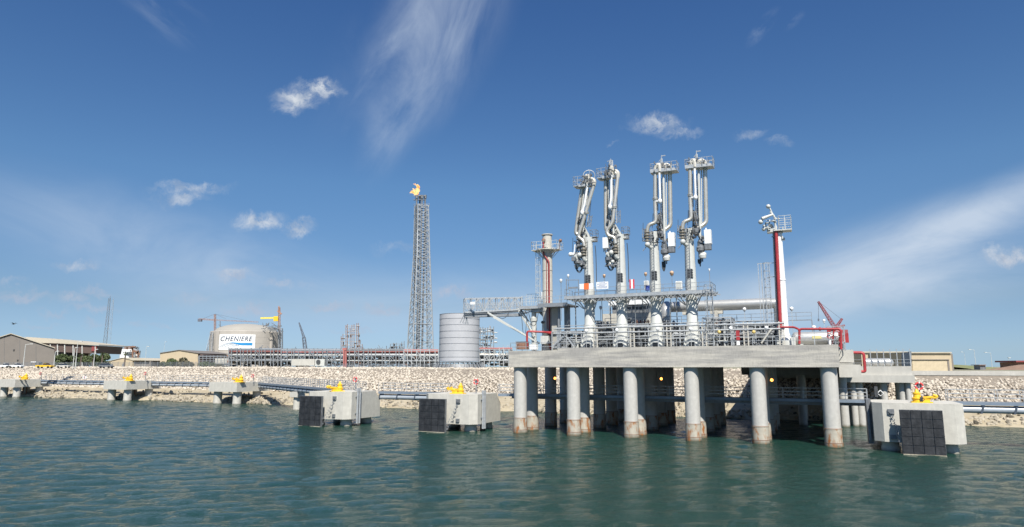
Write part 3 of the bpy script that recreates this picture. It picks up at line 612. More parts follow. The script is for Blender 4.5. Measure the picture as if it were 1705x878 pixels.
for s0,nm,lb,fn,k in ((10.2,'a','loading arm leaning slightly right at its top, nearest the orange and white banner',lambda r:arm_left(10.2,r,11,True),0),
                      (15.4,'b','upright loading arm with its basket on the left, behind the white notice',lambda r:arm_left(15.4,r,12,False),1),
                      (20.7,'c','loading arm with a white box and looped hoses, third from the left',lambda r:arm_right(20.7,r,13),2),
                      (26.0,'d','tallest loading arm at the right end of the service platform',lambda r:arm_right(26.0,r,14),3)):
    r=thing('marine_loader',lb,'loading arm',B(s0,4,12.3),'marine loading arms on the jetty head'); fn(r)

# service platform round the four risers
sp=thing('service_platform','raised steel gallery with railings wrapped round the four arm risers','gallery',B(17,4,20.6))
zp=20.7
mb=MB(); s_=7.05
while s_<29.2:
    near=min(abs(s_-q) for q in (10.2,15.4,20.7,26.0))<1.05
    for t0_,t1_ in (((1.6,3.1),(4.9,6.2)) if near else ((1.6,6.2),)): mb.bbox(s_,s_+.13,t0_,t1_,zp+.003,zp+.08)
    s_+=.33
for t_ in np.arange(1.7,6.2,.75): mb.bbox(7.05,29.2,t_,t_+.06,zp-.06,zp)
mb.build('floor_grating',M['galvd'],sp)
mb=MB(); mb.bbox(6.9,29.3,1.45,1.58,zp-.25,zp+.2).bbox(6.9,29.3,6.22,6.35,zp-.25,zp+.2).bbox(29.2,29.33,1.59,6.21,zp-.25,zp+.2)
for k in range(18): mb.bbox(7.3+k*1.28,7.4+k*1.28,1.6,6.2,zp-.2,zp-.003)
for s0 in (10.2,15.4,20.7,26.0):
    for dx in (-1,1):
        mb.bar(B(s0+dx*.8,4,zp-1.7),B(s0+dx*1.7,3,zp-.1),.12); mb.bar(B(s0+dx*2.6,2,zp),B(s0+dx*1.2+dx*.9,4,zp-4.4) if dx>0 and s0<26.5 else B(s0+dx*1.0,4,zp-1.6),.1)
for a_ in np.arange(7.3,28.4,1.9):
    mb.bar(B(a_,1.6,zp-.3),B(a_+1.9,4,zp-.3),.14); mb.bar(B(a_+1.9,1.6,zp-.3),B(a_,4,zp-.3),.14); mb.bar(B(a_,1.5,zp-.1),B(a_+.95,1.6,zp-.9),.08); mb.bar(B(a_+.95,1.6,zp-.9),B(a_+1.9,1.5,zp-.1),.08)
mb.build('floor_frame',M['galv'],sp)
mb=MB(); mb.rail([B(7,1.55,zp+.1),B(29.2,1.55,zp+.1),B(29.2,6.2,zp+.1),B(7,6.2,zp+.1)],1.25,1.75,.03,(.5,),False,True); mb.build('railing',M['galvd'],sp)
mb=MB(); mb.ladder(B(28.9,1.2,12.5),B(28.9,1.2,21.6),.8,.035,.4,cage=True); mb.build('ladder',M['galv'],sp)
mb=MB()
for s_ in (7.2,13,18.2,23.4,28.7): mb.bar(B(s_,6.0,12.3),B(s_,6.0,zp-.25),.13)
mb.build('post',M['galvd'],sp)
# lower landing linking to the gangway tower
ld=thing('access_landing','stepped steel landing left of the service platform beside the red pipe tower','landing',B(4,6,19.9))
mb=MB(); mb.bbox(1.8,6.85,3.0,8.5,19.75,19.95).bbox(1.8,6.85,2.9,2.99,19.5,20.1); mb.build('floor',M['galvd'],ld)
mb=MB(); mb.rail([B(1.8,8.4,19.95),B(1.8,3.05,19.95),B(6.8,3.05,19.95)],1.25,1.4,.03); mb.rail([B(6.7,3.1,21.0),B(6.7,6,21.0)],1.2,1.4,.03); mb.build('railing',M['galv'],ld)
mb=MB(); mb.bbox(3.4,4.5,5,6.2,12.3,19.74); mb.build('column',M['conc'],ld)
mb=MB(); mb.bbox(5.2,5.9,6,7,12.3,19.74); mb.bar(B(4.9,4.4,12.3),B(4.9,4.4,19.74),.3); mb.build('column',M['galvd'],ld)
# sign boards on the service platform railing
def board(name,px0,px1,py0,py1,t_,matl,label,thk=.06,cat='sign',parent=None):
    a=PT(px0,py1,t_); b=PT(px1,py1,t_); c=PT(px0,py0,t_); w_=(b-a).length; h=c.z-a.z; cen=(a+b)/2; cen.z=(a.z+c.z)/2
    return cen,w_,h
cen,w_,h=board('x',965,988,473,482,1.4,None,'')
t=thing('banner','white banner with an orange square in its middle tied to the gallery railing','banner',cen-EZ*h/2)
mb=MB(); mb.box(cen-ES*w_*.34,(w_*.31,.05,h)); mb.box(cen+ES*w_*.34,(w_*.31,.05,h*1.02)); mb.build('end_panel',M['white'],t)
mb=MB(); mb.box(cen-EZ*.02,(w_*.36,.05,h*1.15)); mb.build('centre_panel',M['org'],t)
cen,w_,h=board('x',993,1013,470,482,1.4,None,'')
t=thing('notice_board','white rectangular notice with small lines of lettering on the gallery railing','notice board',cen-EZ*h/2)
mb=MB(); mb.box(cen,(w_,.05,h)); mb.build('panel',M['white'],t)
mb=MB(); rs=random.Random(4)
M['ink']=mat('sign_ink',(.06,.12,.30),.6)
for k in range(5):
    x=-w_*.40; zz=h*(.36-.17*k); end=w_*(.40-.16*(k in(0,2)))
    x=-end
    while x<end-.08:
        l_=rs.uniform(.05,.16); mb.box(cen+ES*(x+l_/2)-ET*.03+EZ*zz,(l_,.012,h*.075)); x+=l_+.05
mb.build('lettering',M['ink'],t)
cen,w_,h=board('x',1048.5,1056.5,465.5,481,1.4,None,'')
t=thing('warning_panel','upright red panel with a white centre stripe on the gallery railing','panel',cen-EZ*h/2)
mb=MB(); mb.box(cen-ES*w_*.36,(w_*.28,.06,h)); mb.box(cen+ES*w_*.36,(w_*.28,.06,h)); mb.build('red_stripe',mat('bright_red_panel',(.6,.02,.04),.5),t)
mb=MB(); mb.box(cen,(w_*.44,.05,h)); mb.build('white_stripe',M['white'],t)
cen=PT(1078,479,2.0); t=thing('oil_drum','small blue drum standing on the gallery beside a pale cabinet','drum',cen-EZ*.4); mb=MB(); mb.tube(cen-EZ*.45,cen+EZ*.3,.32,seg=12); mb.build('drum_body',M['blue'],t); mb=MB(); mb.torus(cen+EZ*.3,.31,.03,EZ,12); mb.build('rim',M['galv'],t)
def cabinet(px,py,t_,w_,d,h,label,m='white',name='cabinet'):
    c=PT(px,py,t_); t=thing(name,label,'cabinet',c); mb=MB(); mb.box(c+EZ*h/2,(w_,d,h)); mb.build('body',M[m],t); mb=MB(); mb.box(c+EZ*h/2-ET*(d/2+.02),(w_*.85,.03,h*.85)); mb.bar(c+EZ*h*.5-ET*(d/2+.05)+ES*w_*.3,c+EZ*h*.6-ET*(d/2+.05)+ES*w_*.3,.04); mb.build('door',M['steel'],t); return t
cabinet(1077,482,3.2,.7,.5,1.3,'white upright cabinet on the gallery between the second and third arms')
cabinet(1131,482,2.4,.9,.5,1.2,'white cabinet on the gallery between the third and fourth arms')
cabinet(909,499,8,1.3,.8,1.3,'large white box on the gangway landing left of the red pipe tower')
# alarm beacons/lights on gallery
def beacon(px,py,h,t_,m,label,rad=.24,group='beacons along the gallery'):
    c=PT(px,py,t_); t=thing('beacon_light',label,'beacon',c-EZ*h,group); mb=MB(); mb.bar(c-EZ*h,c-EZ*.15,.07); mb.build('pole',M['galvd'],t); mb=MB(); mb.ball(c,rad); mb.lathe(c-EZ*(rad+.1),[(rad*.6,0),(rad*.9,.15)],8); mb.build('lens',m,t)
M['amb']=mat('amber_plastic',(.50,.34,.22),.3)
beacon(1006,459,1.6,1.6,M['amb'],'amber beacon on a pole above the white notice'); beacon(1075,456,1.8,1.6,M['amb'],'dark amber beacon left of the third arm'); beacon(1118.5,454.5,2.0,1.6,M['amb'],'pale amber beacon between third and fourth arms',.32); beacon(1181,449,2.6,2.0,M['white'],'small white lamp on a thin mast at the gallery right end',.14)
beacon(946,459,2.2,2.2,M['white'],'small white lamp on the left end frame of the gallery',.2)
beacon(934,467,6.5,3.2,M['white'],'round white floodlight on a post left of the gallery',.24,'globe floodlights on the jetty')
mb=MB(); c0=B(7.2,1.7,zp+.1); mb.bar(c0,c0+EZ*2.9,.1); mb.bar(c0+ES*2,c0+ES*2+EZ*2.6,.08); mb.bar(c0+EZ*2.7,c0+ES*2.1+EZ*2.6,.1); mb.box(c0+ES*1.1+EZ*1.45,(1.5,.2,.22)); solo('davit_frame',mb,M['galvd'],'open steel davit frame at the gallery left end above the banner','davit')

# ------------------------------------------------------------------ tower with the red pipe, gangway
def fire_tower(name,label,s0,t0,z0,z1,rad,platz,extra):
    r=thing(name,label,'tower',B(s0,t0,z0)); b=B(s0,t0,0)
    mb=MB(); mb.lathe(b,[(rad*1.35,z0),(rad*1.3,z0+1.2),(rad,z0+2.0),(rad,platz-1),(rad*.93,platz),(rad*.93,z1)],18); mb.lathe(b,[(rad*1.12,z1),(rad*1.12,z1+.15)],18)
    for k in range(1,5): zz=z0+(platz-z0)*k/5; mb.lathe(b,[(rad*1.06,zz),(rad*1.06,zz+.12)],18)
    mb.build('tower_shaft',M['cream'],r); return r,b
tl,b=fire_tower('fire_tower','cream round tower with a red pipe and a ring platform left of the loading arms',1.55,8,12.3,32.3,.86,29.6,0)
mb=MB(); mb.lathe(b,[(1.9,29.6),(1.9,29.75)],16); mb.lathe(b,[(.95,29.2),(1.3,29.58)],16)
for k in range(8):
    a=k*math.pi/4; d=Vector((math.cos(a),math.sin(a),0)); mb.bar(b+d*.9+EZ*28.4,b+d*2.0+EZ*29.6,.08)
mb.box(b-ES*1.7+EZ*29.68,(1.6,2.2,.12)); mb.box(b+ES*1.6+EZ*29.68,(1.5,1.6,.12)); mb.build('ring_platform',M['cream'],tl)
mb=MB(); mb.rail([b+ES*(2.3*x)+ET*(1.5*y)+EZ*29.75 for x,y in ((-1,-1),(1,-1),(1,1),(-1,1))],1.3,1.0,.035,(.5,),True); mb.build('platform_railing',M['steel'],tl)
mb=MB(); c=b-ET*.95; mb.pipe([c-ES*.35+EZ*31.6,c-ES*.35+EZ*28.9,c+ES*.65+EZ*27.6,c+ES*.65+EZ*13.2,b+ES*1.2-ET*1.2+EZ*12.9],.15,8,bend=.4); mb.pipe([c+ES*.2+EZ*27.9,c+ES*.2+EZ*22,c+ES*.25+EZ*14],.06,6); mb.build('red_pipe',mat('dull_maroon_pipe',(.27,.045,.045),.5),tl)
mb=MB(); mb.ladder(b-ES*1.25-ET*.4+EZ*20,b-ES*1.25-ET*.4+EZ*29.6,.5,.03,.45,cage=True,out=-ES,side=ET.copy()*-1); mb.build('caged_ladder',M['steel'],tl)
mb=MB(); mb.ball(b-ES*.3-ET*.9+EZ*31.3,.35); mb.tube(b+ES*2.2+EZ*29.7,b+ES*2.2+EZ*31.4,.07); mb.ball(b+ES*2.4+EZ*31.2,.3); mb.build('monitor_nozzle',M['copper'],tl)
# gangway
gl=(PT(773,521,5),PT(868,516,11)); gw=thing('gangway','grey lattice gangway reaching left from the red pipe tower over the shore','gangway',PT(900,515,11))
mb=MB(); a,bb=gl; d=(bb-a).normalized(); n_=d.cross(EZ).normalized()
zt0,zt1=PT(773,498,5).z-a.z,PT(868,496,11).z-bb.z
for sgn in (-1,1):
    o_=n_*sgn*.9; A=a+o_;Bq=bb+o_; mb.bar(A,Bq,.18,.28); mb.bar(A+EZ*zt0,Bq+EZ*zt1,.14)
    m_=9
    for k in range(m_+1):
        p=A.lerp(Bq,k/m_); zt=zt0+(zt1-zt0)*k/m_; mb.bar(p,p+EZ*zt,.11)
        if k<m_:
            q=A.lerp(Bq,(k+1)/m_); zq=zt0+(zt1-zt0)*(k+1)/m_
            mb.bar(p if k%2 else p+EZ*zt,q+EZ*zq if k%2 else q,.12)
            mb.bar(p.lerp(q,.5),p.lerp(q,.5)+EZ*(zt+zq)/2*.62,.06)
    for hh in (.3,.5,.62): mb.bar(A+EZ*zt0*hh,Bq+EZ*zt1*hh,.05)
for k in range(10):
    p=a.lerp(bb,k/9); zt=zt0+(zt1-zt0)*k/9; mb.bar(p-n_*.9+EZ*zt,p+n_*.9+EZ*zt,.1)
mb.build('truss',M['galv'],gw)
mb=MB(); mb.bar(a-EZ*.2,bb-EZ*.2,1.7,.35); mb.bar(a-EZ*.55+n_*.5,bb-EZ*.9+n_*.5,.3,.5); mb.bar(a-EZ*.55-n_*.5,bb-EZ*.9-n_*.5,.3,.5); mb.build('walkway_deck',M['galvd'],gw)
mb=MB(); q=PT(775,523,5); mb.ladder(q,PT(768,538,5),.5,.05,.4); mb.bar(PT(776,523,5),PT(779,540,5),.12); mb.bar(PT(778,523,5),PT(775,540,5),.12); mb.bar(PT(770,538,5),PT(780,538,5),.12); mb.build('boarding_steps',M['galv'],gw)
mb=MB()
for dn in (-.6,.6): mb.bar(PT(811,521,7)+n_*dn,PT(898,572,8.5),.28)
mb.bar(PT(862,514,10),PT(890,561,9),.3); mb.bar(PT(868,517,11),PT(886,545,10),.2); mb.build('brace',M['steel'],gw)
mb=MB(); mb.bar(PT(893,514,10.5),PT(928,550,9),.3); mb.bar(PT(899,514,11),PT(930,545,9.5),.3); mb.build('brace',M['galvd'],gw)
mb=MB(); c=PT(889,515,10); mb.lathe(Vector((c.x,c.y,0)),[(.45,12.3),(.45,c.z-2.2),(.6,c.z-2.1),(.6,c.z-1.5),(.42,c.z-1.4),(.42,c.z)],14); mb.build('pivot_post',M['steel'],gw)
mb=MB(); mb.box(PT(895,513,10.5),(5.6,3.6,.5)); mb.box(PT(905,518,10.5),(3.8,2.5,.5)); cluster(mb,PT(892,517,9.4),4,.8,20,5,(.05,.12)); mb.build('pivot_platform',M['galv'],gw)
mb=MB(); mb.rail([PT(868,508,9),PT(868,508,9)+ES*4.5,PT(868,508,12)+ES*5],1.5,.8,.03,(.33,.66)); mb.rail([PT(877,509,12),PT(900,508,12)],2.0,.9,.03,(.33,.66)); mb.build('platform_railing',M['steel'],gw)
mb=MB(); 
for x0,x1,dy in ((825,848,11),(868,878,40),(880,897,24)): mb.pipe([PT(x0,520,8),PT((x0*3+x1)/4,520+dy*.8,8),PT((x0+x1)/2,520+dy,8),PT((x0+x1*3)/4,520+dy*.8,8),PT(x1,518,9)],.05,5,bend=1)
mb.build('hanging_cable',M['dark'],gw)
mb=MB(); mb.box(PT(787,505,4),(.9,.1,.45)); mb.build('nameplate',M['white'],gw)

# ------------------------------------------------------------------ right monitor tower
tr=thing('fire_tower','slim white tower with a red riser at the right end of the deck','tower',B(38.5,3,12.8)); b=B(38.55,3,0)
mb=MB(); mb.lathe(b,[(.75,12.8),(.7,14),(.52,14.8),(.5,22),(.42,28.6)],16); mb.lathe(b,[(.56,21.9),(.56,22.05)],16); mb.build('tower_shaft',M['white'],tr)
mb=MB(); mb.lathe(b,[(1.0,12.8),(1.0,13.5),(.8,13.6)],10)
for k in (-1,1): mb.box(b+ES*k*1.0-ET*.4+EZ*13.4,(.6,.6,1.2))
mb.build('base_block',M['steel'],tr)
mb=MB(); mb.pipe([b-ES*.30-ET*.55+EZ*29.0,b-ES*.40-ET*.6+EZ*22,b-ES*.50-ET*.7+EZ*15.2],.23,10); mb.pipe([b-ES*.8-ET*.7+EZ*15.4,b-ES*.6-ET*.85+EZ*15.2],.17,8); mb.build('red_riser',M['red'],tr)
mb=MB(); mb.bar(b-ES*.85-ET*.4+EZ*13,b-ES*.6-ET*.2+EZ*28.7,.28); mb.build('cable_tray',M['galvd'],tr)
mb=MB(); mb.box(b+ES*.55+EZ*28.9,(2.3,1.9,.16)); mb.box(b-ES*.9+EZ*29.0,(1.2,1.2,.5)); mb.rail([b+ES*x+ET*y+EZ*29 for x,y in ((.1,-.9),(1.7,-.9),(1.7,.9),(.1,.9))],1.9,.8,.035,(.33,.66),True); cluster(mb,b+ES*0+EZ*28.3,1.2,1.6,16,3,(.06,.12)); mb.build('head_platform',M['steel'],tr)
mb=MB(); cluster(mb,b-ES*1.0-ET*.5+EZ*29.9,1.6,1.6,26,8,(.05,.16)); mb.pipe([b-ES*.3-ET*.6+EZ*29,b-ES*.4-ET*.6+EZ*31,b-ES*.9-ET*.9+EZ*31.6],.14,8); mb.tube(b-ES*.6-ET*.8+EZ*31.2,b-ES*2.0-ET*1.4+EZ*30.6,.16,.26); mb.tube(b-ES*.5-ET*.6+EZ*31,b-ES*1.1-ET*.9+EZ*32.6,.12); mb.ball(b-ES*1.1-ET*.9+EZ*32.4,.32); mb.ball(b-ES*2.2-ET*1.2+EZ*30.2,.34); mb.ball(b-ES*1.9-ET*.4+EZ*29.3,.3); mb.build('water_monitor',M['steel'],tr)
mb=MB(); q=b-ES*1.9+ET*.4; mb.ladder(q+EZ*12.8,q+EZ*24.5,.6,.04,.45,cage=True,out=-ET); q2=q-ES*1.1; mb.bar(q2+EZ*12.8,q2+EZ*24.6,.08); mb.bar(q2+ES*.4+EZ*12.8,q2+ES*.4+EZ*24.6,.12)
mb.bar(q+EZ*24.5-ES*1.2,q+EZ*24.5+ES*1.2,.08); mb.bar(q+EZ*22.5,b+EZ*22.5,.1); mb.bar(q+EZ*17.5,b+EZ*17.5,.1); mb.build('caged_ladder',M['galv'],tr)

# ------------------------------------------------------------------ deck equipment
def pipe_thing(name,label,runs,m,cat='pipe',group=None,seg=8,fl=True,parent=None):
    t=thing(name,label,cat,Vector(runs[0][0][0]),group)
    for pts,r in runs:
        mb=MB(); mb.pipe(pts,r,seg,bend=max(.35,r*2)); mb.build('pipe_run',m,t)
        if fl:
            mb=MB()
            for i in range(len(pts)-1):
                a=Vector(pts[i]);c=Vector(pts[i+1]); d=(c-a)
                if d.length>3: mb.lathe(a+d*.5,[(r*1.6,-.1),(r*1.6,.1)],10,axis=d)
            if mb.v: mb.build('flange',m,t)
    return t
pipe_thing('fire_main','red fire main dropping over the right end of the deck beside the slim tower',
   [([PT(1300,545,1.2),PT(1322,545,1.2),PT(1331,549,.2),PT(1331,573,.2)],.14),([PT(1331,573,.2),PT(1331,548,.2),PT(1400,548,.2),PT(1400.5,582,.2)],.16)],M['red'],'pipe')
pipe_thing('fire_main','bright red bent pipe running down the right side of the trestle step',[([PT(1408,587,9),PT(1438,587.5,9),PT(1440.5,619,9),PT(1434,619,9)],.2)],M['red'],'pipe')
pipe_thing('fire_main','red fire main at the left end of the deck joining the red pipe tower',[([PT(877.5,578,2.5),PT(877.5,552,2.5),PT(905,553,3.5),PT(927,557,6)],.17),([PT(905,553,3.5),PT(925,553,6)],.12)],M['red'],'pipe')
# stepped hand pipes along the front of the deck (tubular frame with ladders at each bay)
fr=thing('pipe_support_frame','long tubular pipe frame with twin rails and ladder posts along the deck front','frame',B(17,1.6,DZ))
for za in (3.05,2.3):
    mb=MB(); mb.tube(B(5.2,1.3,DZ+za),B(38.6,1.3,DZ+za),.12,seg=8); mb.build('rail_pipe',M['galv'],fr)
mb=MB(); mb.tube(B(7.2,1.5,DZ+1.65),B(37,1.5,DZ+1.65),.07,seg=6); mb.tube(B(6,1.7,DZ+3.5),B(36,1.7,DZ+3.5),.05,seg=6); mb.build('rail_pipe',M['galv'],fr)
for s_ in (6.0,11.9,17.6,23.0,28.0,33.6,38.2):
    mb=MB(); mb.bar(B(s_-.28,1.35,DZ),B(s_-.28,1.35,DZ+3.3),.16); mb.bar(B(s_+.28,1.35,DZ),B(s_+.28,1.35,DZ+3.3),.16)
    for k in range(8): mb.bar(B(s_-.28,1.35,DZ+.3+k*.4),B(s_+.28,1.35,DZ+.3+k*.4),.05)
    mb.build('post',M['cream'] if s_ not in(6.0,) else M['galv'],fr)
def globe(px,py,t_,label,r=.27,base=None):
    c=PT(px,py,t_); base=base or 12.3; t=thing('globe_floodlight',label,'floodlight',Vector((c.x,c.y,base)),'globe floodlights on the jetty'); mb=MB(); mb.bar(Vector((c.x,c.y,base)),c-EZ*.15,.07); mb.build('pole',M['galv'],t); mb=MB(); mb.ball(c,r); mb.lathe(c-EZ*.35,[(.1,0),(r*.8,.15)],8); mb.build('lamp_head',M['white'],t)
for px,py,t_,lb in ((976,551,.2,'round white floodlight before the foot of the first loading arm'),(1027,550,.2,'round white floodlight before the foot of the second loading arm'),(1095,548,.2,'round white floodlight before the foot of the third loading arm'),(1150,548,.2,'round white floodlight before the foot of the fourth loading arm'),
    (1216.5,547,.2,'round white floodlight low on the deck below the big insulated pipe'),(1239.5,515,6,'round white floodlight on a tall pole against the big insulated pipe'),(1276,546,.5,'round white floodlight left of the slim white tower'),(1318,514,5,'round white floodlight just right of the slim white tower'),
    (1355,545,.3,'round white floodlight over the red fire main at the deck right end'),(1000,512,9,'round white floodlight between the first and second risers under the gallery'),(1372,534,9,'small white floodlight under the red crawler crane boom')):
    globe(px,py,t_,lb,.27 if 'small' not in lb else .2)
for px,py,lb in ((958,511,'dark bracket lamp on a post behind the first riser'),(903,537,'dark bracket lamp on a post under the gangway')):
    c=PT(px,py,7); t=thing('bracket_lamp',lb,'lamp',Vector((c.x,c.y,12.3))); mb=MB(); mb.bar(Vector((c.x,c.y,12.3)),c,.09); mb.build('pole',M['galvd'],t); mb=MB(); mb.lathe(c,[(.15,-.2),(.25,0),(.12,.25)],8); mb.bar(c,c+ES*.5+EZ*.1,.1); mb.build('lamp_head',M['dark'],t)
for px,py,lb in ((1197.5,553,'yellow-lit bulkhead lamp right of the fourth riser'),(1255,553,'brass coloured floodlight in the right-hand pipework')):
    c=PT(px,py,.9); t=thing('bulkhead_lamp',lb,'lamp',c); mb=MB(); mb.ball(c,.26); mb.build('lens',mat('brass_lens',(.6,.45,.15),.25),t); mb=MB(); mb.bar(c-EZ*1.6,c-EZ*.2,.08); mb.build('pole',M['galv'],t)
# generic pipe skids with valves
def skid(s0,s1,t0,t1,z0,z1,seed,label,n,name='pipe_manifold',mats=('galvd','dark','galv','steel'),frame=True):
    rs=random.Random(seed); t=thing(name,label,'pipework',B((s0+s1)/2,(t0+t1)/2,z0))
    for k,mn in enumerate(mats):
        mb=MB()
        for i in range(int(n*1.7)//len(mats)):
            s_=rs.uniform(s0,s1);t_=rs.uniform(t0,t1); r=rs.choice((.05,.07,.1,.16)); zz=rs.uniform(z0+.3,z1); ty=rs.random()
            if ty<.4: l=rs.uniform(.8,(s1-s0)*.5); mb.tube(B(s_,t_,zz),B(min(s1,s_+l),t_,zz),r,seg=6)
            elif ty<.7: mb.tube(B(s_,t_,z0),B(s_,t_,zz),r,seg=6); mb.lathe(B(s_,t_,zz),[(r*2.4,0),(r*2.4,.12)],8)
            elif ty<.85: mb.pipe([B(s_,t_,z0),B(s_,t_,zz),B(min(s1,s_+1.2),t_,zz)],r*1.3,6)
            else: mb.torus(B(s_,t_,zz),.28,.04,ET,10); mb.tube(B(s_,t_-.3,zz),B(s_,t_+.4,zz),.06,seg=6); mb.ball(B(s_,t_+.5,zz),.26,8,5)
        mb.build(('pipe_cluster','valve_cluster','pipe_bank','conduit_bank')[k%4],M[mn],t)
    if frame:
        mb=MB()
        for s_ in np.arange(s0,s1+.01,(s1-s0)/max(1,round((s1-s0)/3))):
            for t_ in (t0,t1): mb.bar(B(s_,t_,z0),B(s_,t_,z1),.16)
            mb.bar(B(s_,t0,z1),B(s_,t1,z1),.16)
        for t_ in (t0,t1): mb.bar(B(s0,t_,z1),B(s1,t_,z1),.18); mb.bar(B(s0,t_,(z0+z1)/2),B(s1,t_,(z0+z1)/2),.12)
        mb.build('support_frame',M['galv'],t)
    return t
skid(3.6,8.6,4.6,8,12.3,15.6,31,'grey pipework and stairs between the red pipe tower and the first arm',60)
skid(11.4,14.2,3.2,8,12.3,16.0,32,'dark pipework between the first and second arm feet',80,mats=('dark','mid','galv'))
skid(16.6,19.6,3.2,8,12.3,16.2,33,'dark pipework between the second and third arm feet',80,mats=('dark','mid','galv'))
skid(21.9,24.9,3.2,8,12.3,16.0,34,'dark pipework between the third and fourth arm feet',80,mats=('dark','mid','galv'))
skid(14.3,16.5,5.6,8,12.3,17.4,51,'grey pipe stack behind the second riser',50,mats=('galvd','mid','galv'))
skid(9.0,11.3,5.8,8,12.3,17.2,52,'grey pipe stack behind the first riser',50,mats=('galvd','mid','galv'))
skid(19.7,21.8,5.8,8,12.3,17.0,53,'grey pipe stack behind the third riser',50,mats=('galvd','mid','galv'))
skid(27.6,31.5,3,8,12.3,17.0,35,'tall grey pipe stack under the gallery ladder right of the fourth arm',90)
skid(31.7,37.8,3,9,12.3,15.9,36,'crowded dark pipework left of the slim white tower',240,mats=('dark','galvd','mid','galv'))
skid(6,12,14,20,12.3,17.2,37,'distant grey pipework behind the first arm',60)
skid(20,35,16,24,12.3,16.8,38,'long row of pipework on the rear of the deck',110)
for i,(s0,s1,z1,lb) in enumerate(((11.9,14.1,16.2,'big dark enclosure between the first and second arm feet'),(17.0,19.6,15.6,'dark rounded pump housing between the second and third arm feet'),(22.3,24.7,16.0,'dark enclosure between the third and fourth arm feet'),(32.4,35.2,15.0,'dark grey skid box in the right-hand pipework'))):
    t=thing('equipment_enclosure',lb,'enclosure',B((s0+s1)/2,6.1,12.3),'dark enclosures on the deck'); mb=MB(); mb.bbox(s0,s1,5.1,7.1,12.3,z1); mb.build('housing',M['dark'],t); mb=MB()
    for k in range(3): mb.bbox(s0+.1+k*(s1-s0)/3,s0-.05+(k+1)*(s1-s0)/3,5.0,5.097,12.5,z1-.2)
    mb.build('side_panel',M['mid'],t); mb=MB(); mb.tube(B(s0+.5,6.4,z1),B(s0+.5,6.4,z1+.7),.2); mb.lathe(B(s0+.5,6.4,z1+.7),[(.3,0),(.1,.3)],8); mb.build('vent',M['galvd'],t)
# vessels with red details
for px,lb in ((1040,'faded red valve bank behind the first pair of arms'),(1196,'orange red valve bank behind the gallery ladder'),(1070,'dull red valve bank behind the second riser')):
    c=PT(px,541,10); t=thing('valve_bank',lb,'valves',c-EZ*.5,'red valve banks'); mb=MB(); mb.box(c,(2.2,.6,.18)); mb.box(c+EZ*.45,(2.2,.5,.12)); mb.build('manifold_beam',M['redf'] if px!=1196 else mat('orange_red_paint',(.42,.09,.03),.5),t)
    mb=MB()
    for k in range(4): mb.tube(c+ES*(-.9+.6*k)-EZ*.4,c+ES*(-.9+.6*k)+EZ*.8,.1); mb.torus(c+ES*(-.9+.6*k)-ET*.4+EZ*.2,.2,.04,ET,10)
    mb.build('valve',M['copper'],t)
# horizontal white receiver on the right with its red end
a=PT(1322,564,8); t=thing('receiver_vessel','long horizontal white vessel behind the fire main at the deck right end','vessel',a-EZ*1.6)
mb=MB(); L_=5.8; mb.lathe(a,[(.1,-.35),(.6,-.2),(.92,.1),(.95,.3),(.95,L_-.2),(.8,L_+.2),(.3,L_+.5)],18,axis=ES); mb.build('shell',M['ins'],t)
mb=MB(); mb.lathe(a+ES*(L_-1.2),[(.98,0),(.98,.12)],18,axis=ES); mb.loft([[a+ES*(L_+.1)-ET*.9+EZ*-.7,a+ES*(L_+1.2)-ET*.9+EZ*-.7,a+ES*(L_+1.2)+ET*.2+EZ*-.7,a+ES*(L_+.1)+ET*.2+EZ*-.7],[a+ES*(L_+.9)-ET*.9+EZ*.6,a+ES*(L_+1.2)-ET*.9+EZ*.6,a+ES*(L_+1.2)+ET*.2+EZ*.6,a+ES*(L_+.9)+ET*.2+EZ*.6]]); mb.build('red_end_guard',M['red'],t)
mb=MB(); mb.box(a+ES*3-ET*.97+EZ*.1,(1.2,.05,.4)); mb.build('yellow_placard',mat('pale_yellow_placard',(.6,.55,.25)),t)
for k in (1,4.6):
    mb=MB(); mb.box(a+ES*k-EZ*1.2,(.4,1.2,1.0)); mb.build('saddle',M['steel'],t)
c=PT(1229,564,.6); t=thing('fire_cabinet','upright red and white striped fire cabinet in the right-hand pipework','cabinet',c-EZ*1.1); mb=MB(); mb.box(c+EZ*.45,(.45,.4,1.3)); mb.build('red_box',M['red'],t); mb=MB(); mb.box(c-EZ*.6,(.4,.35,.6)); mb.build('white_box',M['white'],t)
c=PT(1381,562,3.2); t=thing('fire_hydrant','red and white valve post beside the end of the white vessel','hydrant',c-EZ*1.2); mb=MB(); mb.tube(c-EZ*1.4,c+EZ*.7,.16); mb.build('white_post',M['white'],t); mb=MB(); mb.box(c+EZ*.9,(.5,.4,.3)); mb.torus(c+EZ*.2-ET*.3,.3,.06,ET,12); mb.build('red_valve',M['red'],t)
mb=MB(); mb.loft([[PT(1391,582,6),PT(1405,582,6),PT(1405,582,9),PT(1391,582,9)],[PT(1401,555,6),PT(1403,555,6),PT(1403,555,9),PT(1401,555,9)]]); t=solo('wedge_screen',mb,mat('grey_green_screen',(.17,.21,.21),.6),'grey green wedge shaped wind screen at the right edge of the deck','screen')
c=PT(1392,560,4.5); t=thing('stair_tower','open steel stair frame with red pipes at the right end of the deck','stairs',c-EZ*1.8); mb=MB(); mb.lattice([c+ES*x+ET*y-EZ*1.9 for x,y in ((-1,-1),(1,-1),(1,1),(-1,1))],[c+ES*x+ET*y+EZ*1.3 for x,y in ((-1,-1),(1,-1),(1,1),(-1,1))],3,.1,.07,'Z'); mb.build('stair_frame',M['galv'],t); mb=MB(); mb.pipe([c-ES*.6-EZ*1.5,c-ES*.2+EZ*.9,c+ES*.5+EZ*.6,c+ES*.3-EZ*1.5],.11,6); mb.torus(c-ET*1.1+EZ*.3,.35,.06,ET,12); mb.build('red_hose',M['red'],t)
